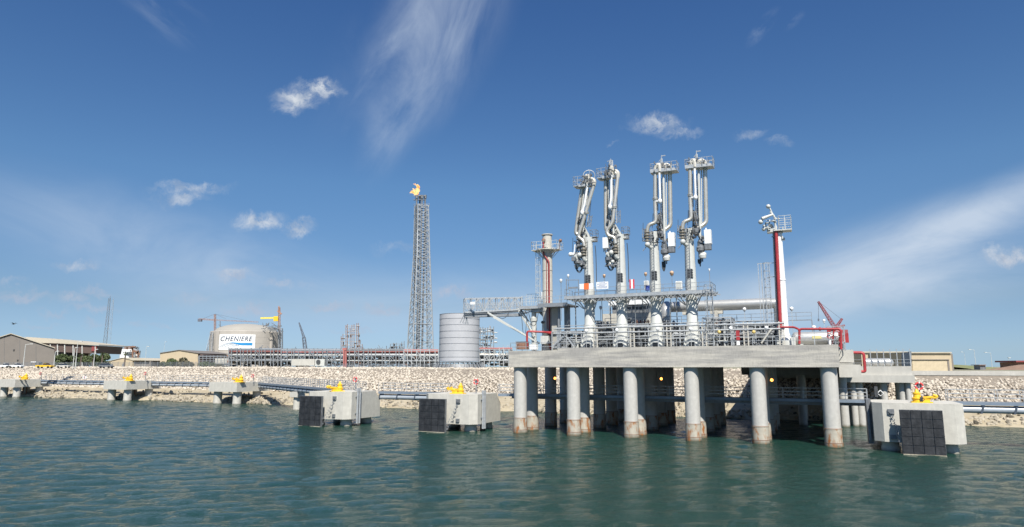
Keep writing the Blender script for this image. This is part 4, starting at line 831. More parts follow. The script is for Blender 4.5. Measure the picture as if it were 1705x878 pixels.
# slanted and crossed hand ladders
for px0,py0,px1,py1,lb,m in ((1268,572,1285,548,'cream steep stair leaning right in front of the pipework by the slim tower','cream'),(921,578,940,560,'grey stair climbing right at the left end of the raised deck','galv'),(957,577,946,562,'grey stair climbing left before the first arm','galv')):
    a=PT(px0,py0,.5);c=PT(px1,py1,.5); t=thing('ship_stair',lb,'stairs',a); mb=MB(); side=ET
    for k in (-.5,.5): mb.bar(a+ET*k,c+ET*k,.1,.2)
    mb.build('stringer',M[m],t); mb=MB()
    for k in range(8): mb.box(a.lerp(c,(k+.5)/8),(.3,1.0,.05))
    mb.build('tread',M['galvd'],t)
# left deck end: brown drum box and white chest
c=PT(870,576,2.5); t=thing('equipment_skid','brown box shaped unit behind the railing at the deck left end','box',c-EZ*.6); mb=MB(); mb.box(c,(1.7,1.4,1.15)); mb.build('housing',M['copper'],t); mb=MB(); mb.box(c+EZ*.62,(1.8,1.5,.08)); mb.build('lid',M['mid'],t)
c=PT(889,578,2.0); t=thing('storage_chest','low white chest beside the brown unit at the deck left end','chest',c-EZ*.5); mb=MB(); mb.box(c,(1.1,.9,.8)); mb.build('body',M['white'],t); mb=MB(); mb.box(c+EZ*.44,(1.15,.95,.08)); mb.build('lid',M['steel'],t)
c=PT(909,553,6.5); t=thing('surge_bottle','round cream surge bottle on a grey stand below the gangway','vessel',c-EZ*2); mb=MB(); mb.ball(c,.55,12,8); mb.build('bottle',M['cream'],t); mb=MB(); mb.box(c-EZ*1.3,(1.4,1.4,1.3)); mb.build('stand',M['steel'],t)
# control cabin
a=PT(1019,508,20); z_r=PT(1048,496,20).z; zf=PT(1048,500.5,20).z; zw=PT(1048,508,20).z; zb=PT(1048,522,20).z; s_a=ST(PT(1017,508,20))[0]; s_b=ST(PT(1079,508,20))[0]
t=thing('control_cabin','low grey and white control cabin with dark windows behind the second riser','cabin',B((s_a+s_b)/2,22,12.3))
mb=MB(); mb.loft([[B(s_a-.3,19.6,zw),B(s_b+.3,19.6,zw),B(s_b+.3,26,zw),B(s_a-.3,26,zw)],[B(s_a-.3,19.6,zf),B(s_b+.3,19.6,zf),B(s_b+.3,26,zf),B(s_a-.3,26,zf)]]); mb.build('white_fascia',M['white'],t)
mb=MB(); mb.loft([[B(s_a+1,19.8,zf+.003),B(s_b,19.8,zf+.003),B(s_b,26,zf+.003),B(s_a+1,26,zf+.003)],[B(s_a+1.6,22,z_r+.4),B(s_b-.5,22,z_r+.4),B(s_b-.5,24,z_r+.4),B(s_a+1.6,24,z_r+.4)]]); mb.build('roof',M['galvd'],t)
mb=MB(); mb.bbox(s_a+.2,s_b,20.2,26,zb,zw-.003); mb.build('wall',M['mid'],t)
for k in range(4):
    mb=MB(); x=s_a+1.6+k*1.15; mb.bbox(x,x+.95,20.1,20.19,zb+.7,zw-.5); mb.build('window',M['glass'],t)
mb=MB(); mb.bbox(s_a-1.4,s_b+1.2,19.4,27,12.32,zb-.003); mb.build('lower_storey',M['cream'],t)
mb=MB(); mb.rail([B(s_a-1.4,19.3,zb),B(s_b+1.2,19.3,zb)],1.2,1.3,.03); mb.build('railing',M['galv'],t)
# big insulated pipe
t=thing('insulated_pipe','huge banded insulated pipe crossing behind the fourth arm to the slim white tower','pipe',B(28,17,12.3)); TB=17
yc=lambda px,py: PT(px,py,TB)
a=yc(1123,516); c=yc(1283,508.5); c.z=a.z=(yc(1200,508.5).z)
rr=(yc(1200,499.5).z-yc(1200,517.5).z)/2
mb=MB(); mb.tube(a,c,rr,seg=24)
k=0
while k<(c-a).length: mb.lathe(a+(c-a).normalized()*k,[(rr*1.012,-.03),(rr*1.012,.03)],24,axis=(c-a)); k+=.62
mb.build('straight_run',M['ins'],t)
mb=MB(); mb.pipe([c-ES*.01,c+ES*1.2,c+ES*1.2-EZ*6.6],rr*.9,20,bend=1.5,n=6); mb.build('end_elbow',M['ins'],t)
mb=MB(); mb.pipe([a+ES*.01,a-ES*.9,a-ES*.9-ET*3,a-ES*.9-ET*3-EZ*6.5],rr*.98,20,bend=1.6,n=6); mb.build('front_elbow',M['ins'],t)
for px in (1147,1193):
    s_=ST(PT(px,516,TB))[0]; mb=MB(); mb.bbox(s_-.25,s_+.25,TB-.9,TB+.9,12.3,a.z-rr*.98); mb.bbox(s_-1.0,s_+1.0,TB-.6,TB+.6,a.z-rr-.5,a.z-rr-.003); mb.build('pipe_support',M['cream'],t)
# rear railing lines on the deck
mb=MB(); mb.rail([B(10,13,17.0),B(42,13,17.0)],1.1,2.2,.04); mb.bar(B(10,13,16.95),B(42,13,16.95),.25,.12)
for s_ in range(10,43,4): mb.bar(B(s_,13,12.3),B(s_,13,16.9),.14)
solo('raised_walkway',mb,M['galvd'],'thin raised steel walkway with a railing crossing behind the four risers','walkway')

# ------------------------------------------------------------------ dolphins
def breasting(s0,s1,fs0,fs1,label,pipes=True,chain_left=False):
    t=thing('breasting_dolphin',label,'dolphin',B((s0+s1)/2,1,0),'breasting dolphins beside the jetty head')
    tf,tb=-3.2,6.2
    def ring(z,back,ch=1.0): return [B(s0+ch,tf,z),B(s1-ch,tf,z),B(s1,tf+ch,z),B(s1,back-ch,z),B(s1-ch,back,z),B(s0+ch,back,z),B(s0,back-ch,z),B(s0,tf+ch,z)]
    mb=MB(); mb.loft([ring(1.15,tb+.8),ring(3.9,tb+.8),ring(5.4,tb-.5),ring(5.72,tb-.5)]); o=mb.build('cap_block',M['dolph'],t)
    p0=None
    for i,(x,y) in enumerate(((s0+1.7,-1.3),(s1-1.7,-1.3),((s0+s1)/2,-1.6),(s0+1.7,4.2),(s1-1.7,4.2))):
        if i==2: continue
        if p0 is None:
            mb=MB(); mb.tube(B(x,y,-.6),B(x,y,1.15),.95,seg=20); p0=mb.build('pile',M['dark'] if False else M['dolph'],t); mb=MB(); mb.tube(B(x,y,-.6),B(x,y,.5),1.05,seg=20); q0=mb.build('pile_sleeve',M['dolph'],p0); xy=(x,y)
        else:
            p=p0.copy(); COL.objects.link(p); p.parent=t; p.location=p0.location+ES*(x-xy[0])+ET*(y-xy[1]); q=q0.copy(); COL.objects.link(q); q.parent=p
    fm=thing; mb=MB(); mb.bbox(fs0,fs1,-5.05,-4.6,-.35,5.05); mb.build('fender_backplate',M['mid'],t)
    nx_,nz_=4,5
    mb=MB()
    for i in range(nx_):
        for j in range(nz_):
            w_=(fs1-fs0)/nx_; h=5.0/nz_; mb.bbox(fs0+i*w_+.035,fs0+(i+1)*w_-.035,-5.2,-5.053,.08+j*h,.08+(j+1)*h-.06)
    mb.build('fender_facing',M['black'],t)
    mb=MB(); mb.bbox(fs0+.02,fs1-.02,-5.22,-5.053,-.3,.06); mb.build('barnacled_edge',mat('pale_barnacle_band',(.40,.36,.28),.9,var=.4,scale=3),t)
    for z in (1.9,3.9):
        mb=MB(); mb.lathe(B((fs0+fs1)/2,-4.6,z),[(.55,0),(.75,.35),(.95,1.1),(1.1,1.36)],14,axis=ET); mb.build('cone_buffer',M['dark'],t)
    sx=fs0-.15 if chain_left else fs1+.15; dx=-.5 if chain_left else 1.0
    mb=MB()
    for z0,z1 in ((4.7,2.2),(4.3,1.3)):
        A=B(sx+dx*1.1,-3.3,z0); Bc=B(sx,-4.8,z1-1.0 if not chain_left else z1)
        n_=9
        for k in range(n_):
            p=A.lerp(Bc,(k+.5)/n_); p.z-=.3*math.sin(math.pi*(k+.5)/n_); mb.torus(p,.12,.035,ES if k%2 else ET,8,5)
    mb.build('chain',M['galvd'],t)
    mb=MB(); mb.box(B(sx+dx*1.15,-3.3,4.7),(.7,.2,.6)); mb.tube(B(sx+dx*1.15,-3.5,4.7),B(sx+dx*1.15,-3.3,4.7),.25); mb.build('chain_bracket',M['mid'],t); mb=MB(); mb.box(B(sx+dx*1.1,-3.3,1.75),(.6,.2,.5)); mb.build('chain_bracket',M['mid'],t)
    if pipes:
        for k in (0,.62):
            mb=MB(); mb.tube(B(s1+.25,-.9+k,.4),B(s1+.25,-.9+k,6.3),.2,seg=10); mb.build('rubbing_pipe',M['galv'],t)
        mb=MB()
        for z in (2.0,4.8): mb.bbox(s1+.002,s1+.24,-1.2,.1,z,z+.15)
        mb.build('pipe_clamp',M['galvd'],t)
    else:
        mb=MB(); mb.bbox(s0-.55,s0-.003,-.5,1.9,.6,6.0); mb.bbox(s0-.55,s0-.3,-1.2,-.6,1.0,6.0); mb.build('side_fender_plate',M['mid'],t)
    return t
breasting(-40.0,-30.6,-39.4,-34.7,'concrete breasting dolphin where the diagonal footbridge lands, left of the other fender dolphins')
breasting(-15.7,-6.3,-15.2,-10.5,'concrete breasting dolphin with black fender just left of the jetty head')
breasting(48.1,57.5,50.7,55.0,'concrete breasting dolphin facing us with a square black panel, right of the jetty head',False,True)
def mooring(s0,label):
    t=thing('mooring_dolphin',label,'dolphin',B(s0,43,0),'mooring dolphins near the shore'); 
    def ring(z,back): return [B(s0-5.2,37.8,z),B(s0+5.2,37.8,z),B(s0+5.2,back,z),B(s0-5.2,back,z)]
    mb=MB(); mb.loft([ring(3.3,49.5),ring(3.5,49.5),ring(5.5,47),ring(5.85,47)]); mb.build('cap_block',M['dolph'],t); p0=None
    for x in (-3.6,3.6):
        for y in (39.6,46.5):
            if p0 is None: mb=MB(); mb.tube(B(s0+x,y,-.6),B(s0+x,y,3.4),1.1,seg=20); mb.tube(B(s0+x,y,-.6),B(s0+x,y,.5),1.16,seg=20); p0=mb.build('pile',M['dolph'],t)
            else: p=p0.copy(); COL.objects.link(p); p.parent=t; p.location=p0.location+ES*(x+3.6)+ET*(y-39.6)
    mb=MB(); mb.tube(B(s0-1,44,.5),B(s0-1,44,3.3),.2); mb.tube(B(s0-.2,44.6,.5),B(s0-.2,44.6,3.3),.2); mb.build('utility_casing',M['copper'],t)
mooring(-204.5,'concrete mooring dolphin on thick piles at the far left edge'); mooring(-149.5,'concrete mooring dolphin on round piles, second from the left edge'); mooring(-105.2,'concrete mooring dolphin at the left end of the diagonal footbridge')
# quick release hooks
def hook():
    o=Vector((0,0,0)); X=Vector((1,0,0)); Yv=Vector((0,1,0))
    r=thing('mooring_hook','x','mooring hook',o,'yellow mooring hooks on the dolphins'); ax=(X,Yv,EZ)
    mb=MB(); mb.lathe(o,[(.75,0),(.75,.12),(.6,.14),(.6,.55),(.72,.57),(.72,.68),(.5,.75),(.42,1.2),(.5,1.25),(.5,1.35),(.3,1.45),(.2,1.75),(.06,1.95)],16); mb.build('capstan',M['yel'],r)
    mb=MB(); mb.box(o+X*.9+EZ*.35,(1.2,.9,.5),ax); mb.box(o+X*.5+EZ*.08,(2.6,1.5,.14),ax); mb.build('hook_base',M['yel'],r)
    for k in (-.35,.35):
        mb=MB(); mb.pipe([o+X*.8+Yv*k+EZ*.65,o+X*1.6+Yv*k*1.3+EZ*.8,o+X*2.2+Yv*k*1.8+EZ*.72,o+X*2.4+Yv*k*1.9+EZ*.98,o+X*2.0+Yv*k*1.8+EZ*1.1],.17,8,bend=.3); mb.box(o+X*1.2+Yv*k+EZ*.68,(.9,.28,.42),ax); mb.build('hook_arm',M['yel'],r)
    mb=MB(); mb.box(o+X*.45-Yv*.55+EZ*.5,(.35,.3,.6),ax); mb.torus(o+X*.6-Yv*.75+EZ*.5,.18,.04,Yv,10); mb.build('release_gear',M['dark'],r); return r
hk=hook(); first=True
for px,py,t_,z,rot,lb,scl in ((1525,0,-1.2,5.72,-.45,'yellow mooring hook on the dolphin right of the jetty head, hooks pointing right',.85),(767,0,-.8,5.72,2.75,'yellow mooring hook on the dolphin nearest the jetty head left side, hooks pointing left',.9),(566,0,-.8,5.72,3.7,'yellow mooring hook on the dolphin at the diagonal footbridge landing',.9),
    (401,0,39.3,5.85,2.75,'yellow mooring hook on the mooring dolphin at the diagonal footbridge far end',1.05),(217,0,39.3,5.85,2.75,'yellow mooring hook on the second dolphin from the left edge',1.05),(42,0,39.3,5.85,2.75,'yellow mooring hook on the dolphin at the far left edge',1.05)):
    q=PT(px,640,t_); q.z=z
    o=hk if first else dup(hk); first=False
    o.location=q; WL[o.name]=q.copy(); o.rotation_euler=(0,0,rot); o.scale=(scl,)*3; o['label']=lb
# life rings on posts
def ring_post(px,t_,z,label,py,rot=0):
    q=PT(px,640,t_); q.z=z; top=PT(px,py,t_)
    t=thing('life_ring_post',label,'life ring',q,'life rings on posts along the walkways')
    mb=MB(); mb.bar(q,top+EZ*.25,.12); mb.box(top+ET*.08,(.5,.05,.5)); mb.build('post',M['blue'] if False else M['galvd'],t)
    mb=MB(); mb.mat(0)
    for k in range(4):
        a0=k*math.pi/2; mb.mat(0).torus(top-ET*.12,.40,.10,ET,8,6,a0+.26,a0+math.pi/2); mb.mat(1).torus(top-ET*.12,.40,.10,ET,3,6,a0,a0+.26)
    mb.build('life_ring',[mat('orange_red_ring',(.62,.05,.05),.5),M['white']],t)
for a in ((1530,1.5,5.72,'red and white life ring behind the yellow hook on the rightmost dolphin',643),(793,1.5,5.72,'red and white life ring on the dolphin nearest the jetty head left side',636),(592,3,5.72,'red life ring on a post beside the end of the diagonal footbridge',632),(421.5,43,5.85,'red life ring at the left end of the diagonal footbridge',626),(242,43,5.85,'red life ring on the second dolphin from the left edge',622),(68,43,5.85,'red life ring on the dolphin at the far left edge',622)): ring_post(*a)
# ------------------------------------------------------------------ footbridges with the pipe slung below
def bridge(a,b,label,pipe=True,z=5.55,rh=1.5,w_=1.5,sp=2.6,pr=.48,dense=False,name='footbridge'):
    a=Vector((a[0],a[1],z)) ; b=Vector((b[0],b[1],z)); d=(b-a).normalized(); n_=d.cross(EZ).normalized(); L=(b-a).length
    t=thing(name,label,'footbridge',(a+b)/2,'footbridges linking the dolphins')
    mb=MB(); mb.bar(a,b,w_,.1); mb.build('grating',M['galvd'],t)
    mb=MB(); mb.bar(a+n_*w_*.5-EZ*.2,b+n_*w_*.5-EZ*.2,.12,.36); mb.bar(a-n_*w_*.5-EZ*.2,b-n_*w_*.5-EZ*.2,.12,.36); mb.build('side_beam',mat('blue_grey_steel',(.20,.25,.31),.5,.2),t)
    for k in (-1,1):
        mb=MB(); mb.rail([a+n_*k*w_*.5+EZ*.05,b+n_*k*w_*.5+EZ*.05],rh,sp,.035,(.33,.66) if not dense else (.25,.5,.75)); mb.build('railing',M['galv'],t)
    if pipe:
        mb=MB(); mb.tube(a-EZ*(.45+pr)+n_*.2,b-EZ*(.45+pr)+n_*.2,pr,seg=12); mb.build('slung_pipe',mat('pale_blue_grey_pipe',(.42,.46,.50),.4,.2),t)
        m_=int(L/3.2); hm=mat('dark_blue_steel',(.07,.09,.12),.5,.2)
        for k in range(m_+1):
            p=a.lerp(b,k/m_); q=p-EZ*(.45+pr)+n_*.2; mb=MB(); mb.loft([[q+d*x-EZ*(pr*1.05)+n_*y for x,y in ((-.12,-pr*1.1),(.12,-pr*1.1),(.12,pr*1.1),(-.12,pr*1.1))],[q+d*(x+.35)+EZ*(pr+.1)+n_*y for x,y in ((-.12,-pr*1.1),(.12,-pr*1.1),(.12,pr*1.1),(-.12,pr*1.1))]]); mb.build('pipe_hanger',hm,t)
    return t
P2=lambda s_,t_: tuple(B(s_,t_,0))[:2]
bridge(P2(57.4,7.6),P2(92,7.6),'footbridge with a slung pipe running off the right edge')
bridge(P2(-4.8,7.6),P2(48.2,7.6),'footbridge passing in the shade under the jetty head',False,rh=1.45)
mb=MB(); mb.bar(B(-5,7.9,4.95),B(48.4,7.9,4.95),.35,.45); solo('service_duct',mb,M['galvd'],'dark duct slung under the footbridge below the jetty head','duct')
bridge(P2(-30.7,6.3),P2(-15.6,6.3),'short footbridge with a slung pipe between the two left fender dolphins')
bridge(P2(-6.4,5.6),P2(-1.6,7.0),'very short footbridge between the left fender dolphin and the jetty head',False)
a_=B(-99.9,46,0); b_=B(-34.5,5.7,0)
bridge((a_.x,a_.y),(b_.x,b_.y),'long diagonal footbridge with slung pipe running out to the fender dolphins',dense=True,sp=1.6,rh=1.7)
bridge(P2(-144.2,46.5),P2(-110.5,46.5),'footbridge with slung pipe between the two nearer mooring dolphins',rh=1.9,sp=3)
bridge(P2(-199.3,46.5),P2(-154.8,46.5),'footbridge with slung pipe between the two far left mooring dolphins',rh=1.9,sp=3)
q=a_.lerp(b_,.47); t=thing('bridge_pier','single tapered concrete pier standing in the water under the diagonal footbridge','pier',q)
mb=MB(); mb.tube(q-EZ*.6,q+EZ*3.0,.85,seg=18); mb.tube(q-EZ*.6,q+EZ*.4,.92,seg=18); mb.build('pile',M['dolph'],t); mb=MB(); mb.box(q+EZ*3.6,(2.3,2.6,1.2)); mb.build('pier_cap',M['dolph'],t)
q=PT(884/1,0,43); 
mb=MB(); c=B(-176,45.6,6.6); mb.box(c,(1.9,.06,.8)); t=thing('safety_sign','small white sign with a red mark on the far left footbridge railing','sign',c-EZ*.5); mb.build('panel',M['white'],t); mb=MB(); mb.torus(c-ET*.05,.22,.06,ET,12); mb.build('red_mark',M['red'],t)
# bollard lights at the right bridge
c=PT(1466,655,6.4); t=thing('walkway_gate','small white gate box on the footbridge left of the rightmost dolphin','gate',c-EZ*.7); mb=MB(); mb.torus(c,.38,.07,ET,4,4); mb.build('gate_frame',M['white'],t); mb=MB(); mb.box(c-ES*.5+EZ*.2,(.4,.3,1.4)); mb.build('gate_post',M['dark'],t)

# ------------------------------------------------------------------ trestle to the shore at the right
t=thing('access_trestle','concrete trestle stepping back to the shore behind the right end of the deck','trestle',B(50,30,9))
mb=MB(); mb.bbox(44.95,46.9,6,20,10.6,12.3); mb.build('stepped_block',M['conc2'],t)
mb=MB(); mb.bbox(44.95,47.6,5,22,8.6,10.3); mb.build('stepped_block',M['conc2'],t)
s_r=ST(PT(1518,620,33))[0]
mb=MB(); mb.bbox(45,s_r,33,40,8.6,10.1); mb.build('upper_beam',M['conc2'],t); mb=MB(); mb.bbox(44,s_r+.3,32.4,41,7.4,8.597); mb.build('lower_beam',M['conc2'],t); mb=MB(); mb.bbox(30,47.8,29.01,58,8.6,11.4); mb.bbox(30,56,41.01,66,7.9,10.05); mb.build('approach_slab',M['conc'],t)
for s_ in (33,39.5,46):
    for t_ in (32.3-.5,42.5): mb=MB(); mb.tube(B(s_,t_,-.5),B(s_,t_,8.6),.7,seg=14); mb.build('pile',M['pile'],t)
for px in (1420,1431,1471,1501):
    s_=ST(PT(px,640,34))[0]
    for t_ in (34,39): mb=MB(); mb.tube(B(s_,t_,-.5),B(s_,t_,7.4),.55,seg=14); mb.build('pile',M['pile'],t)
for px in (1420,1433):
    s_=ST(PT(px,690,38))[0]; mb=MB(); mb.lathe(B(s_,36,0),[(1.3,-.5),(1.2,1.5),(.9,2.4),(.55,2.5)],12); mb.build('pile_collar',M['pile'],t)
mb=MB()
for k in range(7): s_=ST(PT(1450+k*11,600,34))[0]; mb.bar(B(s_,34,10.1),B(s_,34,13.0),.12)
mb.rail([B(46,33.5,10.1),B(s_r,33.5,10.1)],1.1,2,.03); mb.build('fence_posts',M['galv'],t)
mb=MB(); c=PT(1437,604,36); mb.tube(c,PT(1480,604,36),.75,seg=14); mb.ball(PT(1480,604,36),.75); tt=thing('trestle_pipe','thick grey insulated pipe lying on the trestle at the right','pipe',c); mb.build('pipe_run',M['ins'],tt); mb=MB()
for px in (1446,1464): q=PT(px,604,36); mb.box(q-EZ*.7,(.5,1,.8))
mb.build('saddle',M['galvd'],tt)
c=PT(1511,636,33.5); t=thing('marker_post','pale post with an orange cap beside the trestle end','post',Vector((c.x,c.y,2))); mb=MB(); mb.tube(Vector((c.x,c.y,1)),c,.42,seg=10); mb.build('post_shaft',M['pile'],t); mb=MB(); mb.lathe(c,[(.45,0),(.5,.3),(.2,.6)],10); mb.build('orange_cap',M['org'],t)
mb=MB(); mb.bbox(57.5,150,62.8,63.6,8.3,9.2); solo('crest_wall',mb,M['conc2'],'low concrete crest wall along the top of the rocks at the right','wall')

# ------------------------------------------------------------------ land side
WX=(Vector((1,0,0)),Vector((0,1,0)),EZ); G0=9.3
def XZ(px,py,Y): return PY(px,py,Y)
def slab(mb,px0,px1,py0,py1,Y,depth,zbase=None):
    a=PY(px0,py1,Y); b=PY(px1,py0,Y); z0=a.z if zbase is None else zbase; mb.box(Vector(((a.x+b.x)/2,Y+depth/2,(z0+b.z)/2)),(abs(b.x-a.x),depth,abs(b.z-z0)),WX); return a,b
# aluminium ground-flare shield
c=PY(764.5,606,203); c.z=G0; R_=33.2/1100*203*1.0; ztop=PY(764,521.5,197).z; z0=PY(764,603,197).z
t=thing('silver_tank','tall open-topped silver ribbed cylinder standing behind the rocks left of the gangway','tank',c)
mb=MB(); mb.lathe(Vector((c.x,c.y,0)),[(R_*.985,z0+.3),(R_,z0+.3),(R_,ztop),(R_*.97,ztop),(R_*.97,ztop-1.5)],64); mb.build('shell',M['silver'],t)
mb=MB()
for py in (521.7,530,540.5,551,562,572,584,594.5): zz=PY(764,py,197).z; mb.lathe(Vector((c.x,c.y,0)),[(R_+.003,zz-.05),(R_+.06,zz-.04),(R_+.06,zz+.04),(R_+.003,zz+.05)],64)
mb.build('stiffening_ring',mat('dull_ring_steel',(.28,.29,.31),.5,.5),t)
mb=MB(); 
for k in range(30):
    a=k*2*math.pi/30; d=Vector((math.cos(a),math.sin(a),0)); p=Vector((c.x,c.y,0)); mb.bar(p+d*(R_+.6)+EZ*z0,p+d*(R_+2.0)+EZ*G0,.22,.35)
mb.lathe(Vector((c.x,c.y,0)),[(R_+.4,z0-.15),(R_+.9,z0-.1),(R_+.9,z0+.1),(R_+.4,z0+.15)],48); mb.build('support_struts',M['galvd'],t)
mb=MB(); mb.lathe(Vector((c.x,c.y,0)),[(R_+1.5,G0-.2),(R_+.5,z0-.5),(R_-.6,z0-.5)],48); mb.build('base_skirt',M['mid'],t)
mb=MB(); mb.ladder(PY(772,600,196),PY(772,521,196),.5,.04,.5,side=WX[0]); 
# flare tower
YF=345
t=thing('flare_tower','tall grey lattice flare tower with a burning flame at its top','flare tower',PY(699,611,YF))
def sq(pxl,pxr,py,Y): a=PY(pxl,py,Y);b=PY(pxr,py,Y); w_=(b.x-a.x); w_*=.78; cx_=(a.x+b.x)/2; r45=math.radians(28); out=[]
def sq(pxl,pxr,py,Y,rot=math.radians(24)):
    a=PY(pxl,py,Y);b=PY(pxr,py,Y); w_=(b.x-a.x)/(math.cos(rot)+math.sin(rot)); cc=(a+b)/2; u=Vector((math.cos(rot),math.sin(rot),0))*w_/2; v=Vector((-math.sin(rot),math.cos(rot),0))*w_/2
    return [cc-u-v,cc+u-v,cc+u+v,cc-u+v]
lv=[(675,723.5,611),(677,722.5,585),(679.5,721,540),(683.5,719,490),(687.5,716.5,430),(689,715,385),(689.8,714.2,343)]
mb=MB()
for (a,b),n_ in zip(zip(lv,lv[1:]),(2,3,4,5,5,5)): mb.lattice(sq(*a,YF),sq(*b,YF),n_,.48,.22,'X' if n_!=4 else 'X')
for a in lv[1:]: q=sq(*a,YF); mb.bar(q[0],q[2],.2); mb.bar(q[1],q[3],.2)
mb.build('lattice_frame',M['galv'],t)
for k,px in enumerate((692,696.5,701,705.5)):
    a=PY(px,611,YF+(k%2)*2-1); b=PY(px+.0,326,YF+(k%2)*2-1); a=PY(px-.5+0,611,YF+(k%2)*2-1); mb=MB(); b.x=PY(px,430,YF).x*1.0; a.x=b.x; mb.tube(a,b,.5,.42,8); mb.tube(b-EZ*1.6,b+EZ*.3,.75,.75,8); mb.build('flare_riser',M['mid'],t)
mb=MB(); mb.bar(PY(688.5,333,YF),PY(707,333,YF),1.8,.2); mb.bar(PY(688.5,326.5,YF),PY(707.5,326.5,YF),.7,.35); mb.rail([PY(689,344,YF-3),PY(715,344,YF-3)],1.4,2,.08); mb.build('top_platform',M['galvd'],t)
mb=MB(); mb.ladder(PY(715,590,YF-3),PY(712,345,YF-3),.8,.1,1.2,side=WX[0]); mb.build('ladder',M['galvd'],t)
mb=MB(); rs=random.Random(3)
for (px,py,r) in ((694,323,1.0),(693,320,1.3),(695,316,1.2),(690,319,1.1),(687.5,320,.8),(685,320.5,.5),(683,321,.3),(696.5,311.5,.8),(694.5,309,.6),(691,307.5,.4),(689,306.5,.25),(696.5,318,.8),(688,314.5,.3)):
    p=PY(px,py,YF); n0=len(mb.v); mb.ball(p,r,10,7,(1,1,1.25))
    for i in range(n0,len(mb.v)):
        q=Vector(mb.v[i])-p; k=1+.28*math.sin(q.x*4+q.z*3.1+px)+.15*rs.uniform(-1,1); mb.v[i]=tuple(p+q*k)
def flame_mat():
    m=bpy.data.materials.new('flame'); m.use_nodes=True; n=m.node_tree.nodes;l=m.node_tree.links; n.remove(n['Principled BSDF']); e=n.new('ShaderNodeEmission'); g=n.new('ShaderNodeNewGeometry'); no=n.new('ShaderNodeTexNoise'); no.inputs['Scale'].default_value=.5; no.inputs['Detail'].default_value=4; l.new(g.outputs['Position'],no.inputs[0])
    r=n.new('ShaderNodeValToRGB'); r.color_ramp.elements[0].position=.36; r.color_ramp.elements[0].color=(1,.33,.08,1); r.color_ramp.elements[1].position=.6; r.color_ramp.elements[1].color=(1,.72,.32,1); l.new(no.outputs['Fac'],r.inputs[0]); l.new(r.outputs[0],e.inputs[0]); e.inputs[1].default_value=1.0; lw=n.new('ShaderNodeLayerWeight'); lw.inputs[0].default_value=.5; n2=n.new('ShaderNodeTexNoise'); n2.inputs['Scale'].default_value=1.1; n2.inputs['Detail'].default_value=4; l.new(g.outputs['Position'],n2.inputs[0]); ad=n.new('ShaderNodeMath'); l.new(lw.outputs['Facing'],ad.inputs[0]); l.new(n2.outputs['Fac'],ad.inputs[1]); mr=n.new('ShaderNodeMapRange'); mr.inputs[1].default_value=.75; mr.inputs[2].default_value=1.3; l.new(ad.outputs[0],mr.inputs[0]); tr=n.new('ShaderNodeBsdfTransparent'); ms=n.new('ShaderNodeMixShader'); l.new(mr.outputs[0],ms.inputs[0]); l.new(e.outputs[0],ms.inputs[1]); l.new(tr.outputs[0],ms.inputs[2]); l.new(ms.outputs[0],n['Material Output'].inputs[0]); return m
mb.build('flame',flame_mat(),t)

# storage tank with the sign
YT=790
cc=PY(407,608,YT+35); Rt=(463-352.5)/2/1100*(YT+35)*1.0; zt=PY(407,551.5,YT).z; zd=PY(407,541.2,YT+20).z; tc_=Vector((cc.x,cc.y,0))
t=thing('storage_tank','huge pale domed concrete storage tank carrying the lettered sign','storage tank',Vector((cc.x,cc.y,G0)))
mb=MB(); mb.lathe(tc_,[(Rt,G0),(Rt,zt),(Rt*.985,zt+.6)],72)
for k in range(4): a=math.radians(-122+k*90+6); d=Vector((math.cos(a),math.sin(a),0)); mb.bar(tc_+d*(Rt+.4)+EZ*G0,tc_+d*(Rt+.4)+EZ*zt,4.5,1.6) if k in (0,1) else None
mb.build('tank_wall',M['tank'],t)
mb=MB(); mb.lathe(tc_,[(Rt*.93,zt+.5)]+[(Rt*.88*math.cos(x),zt+.5+(zd-zt+1.5)*math.sin(x)) for x in np.linspace(0.05,1.55,10)],64); mb.build('dome_roof',mat('far_roof_concrete',(.31,.295,.26),.9,0,.06,.05),t)
mb=MB()
for k in range(1,6): zz=G0+(zt-G0)*k/6; mb.lathe(tc_,[(Rt+.01,zz-.12),(Rt+.06,zz),(Rt+.01,zz+.12)],72)
mb.build('pour_joint',mat('joint_grey',(.30,.28,.25),.9),t)
mb=MB(); rs=random.Random(9)
q=PY(455,548,YT+5)
for i in range(46):
    p=PY(rs.uniform(438,470),rs.uniform(541,553),YT+rs.uniform(5,40)); mb.bar(p,p+Vector((rs.uniform(-5,5),0,rs.choice((0,0,3)))),rs.uniform(.4,1.0))
mb.bar(PY(452,549,YT+10),PY(463,549,YT+10),2,2.4); mb.bar(PY(447,546,YT+10),PY(459,546,YT+10),.8); mb.build('roof_pipework',M['mid'],t)
mb=MB(); mb.lattice(sq(464,470.5,611,YT+20,.2),sq(464,470.5,547,YT+20,.2),9,.7,.4,'Z'); mb.build('stair_tower',M['galvd'],t)
mb=MB()
for i in range(26):
    x=rs.uniform(360,378); top=553-14*max(0,1-abs(x-367)/9); p=PY(x,rs.uniform(top,552),YT+20); mb.bar(p,p+Vector((rs.uniform(-4,4),0,rs.uniform(-2,2))),rs.uniform(.3,.7))
mb.bar(PY(366.5,552,YT+20),PY(366.5,535,YT+20),.7); mb.build('roof_scaffold',M['mid'],t)
mb=MB(); mb.lattice(sq(337,352,611,YT-20,.2),sq(351,355,553,YT,.2),6,.35,.25,'Z'); mb.build('access_stair',M['galvd'],t)
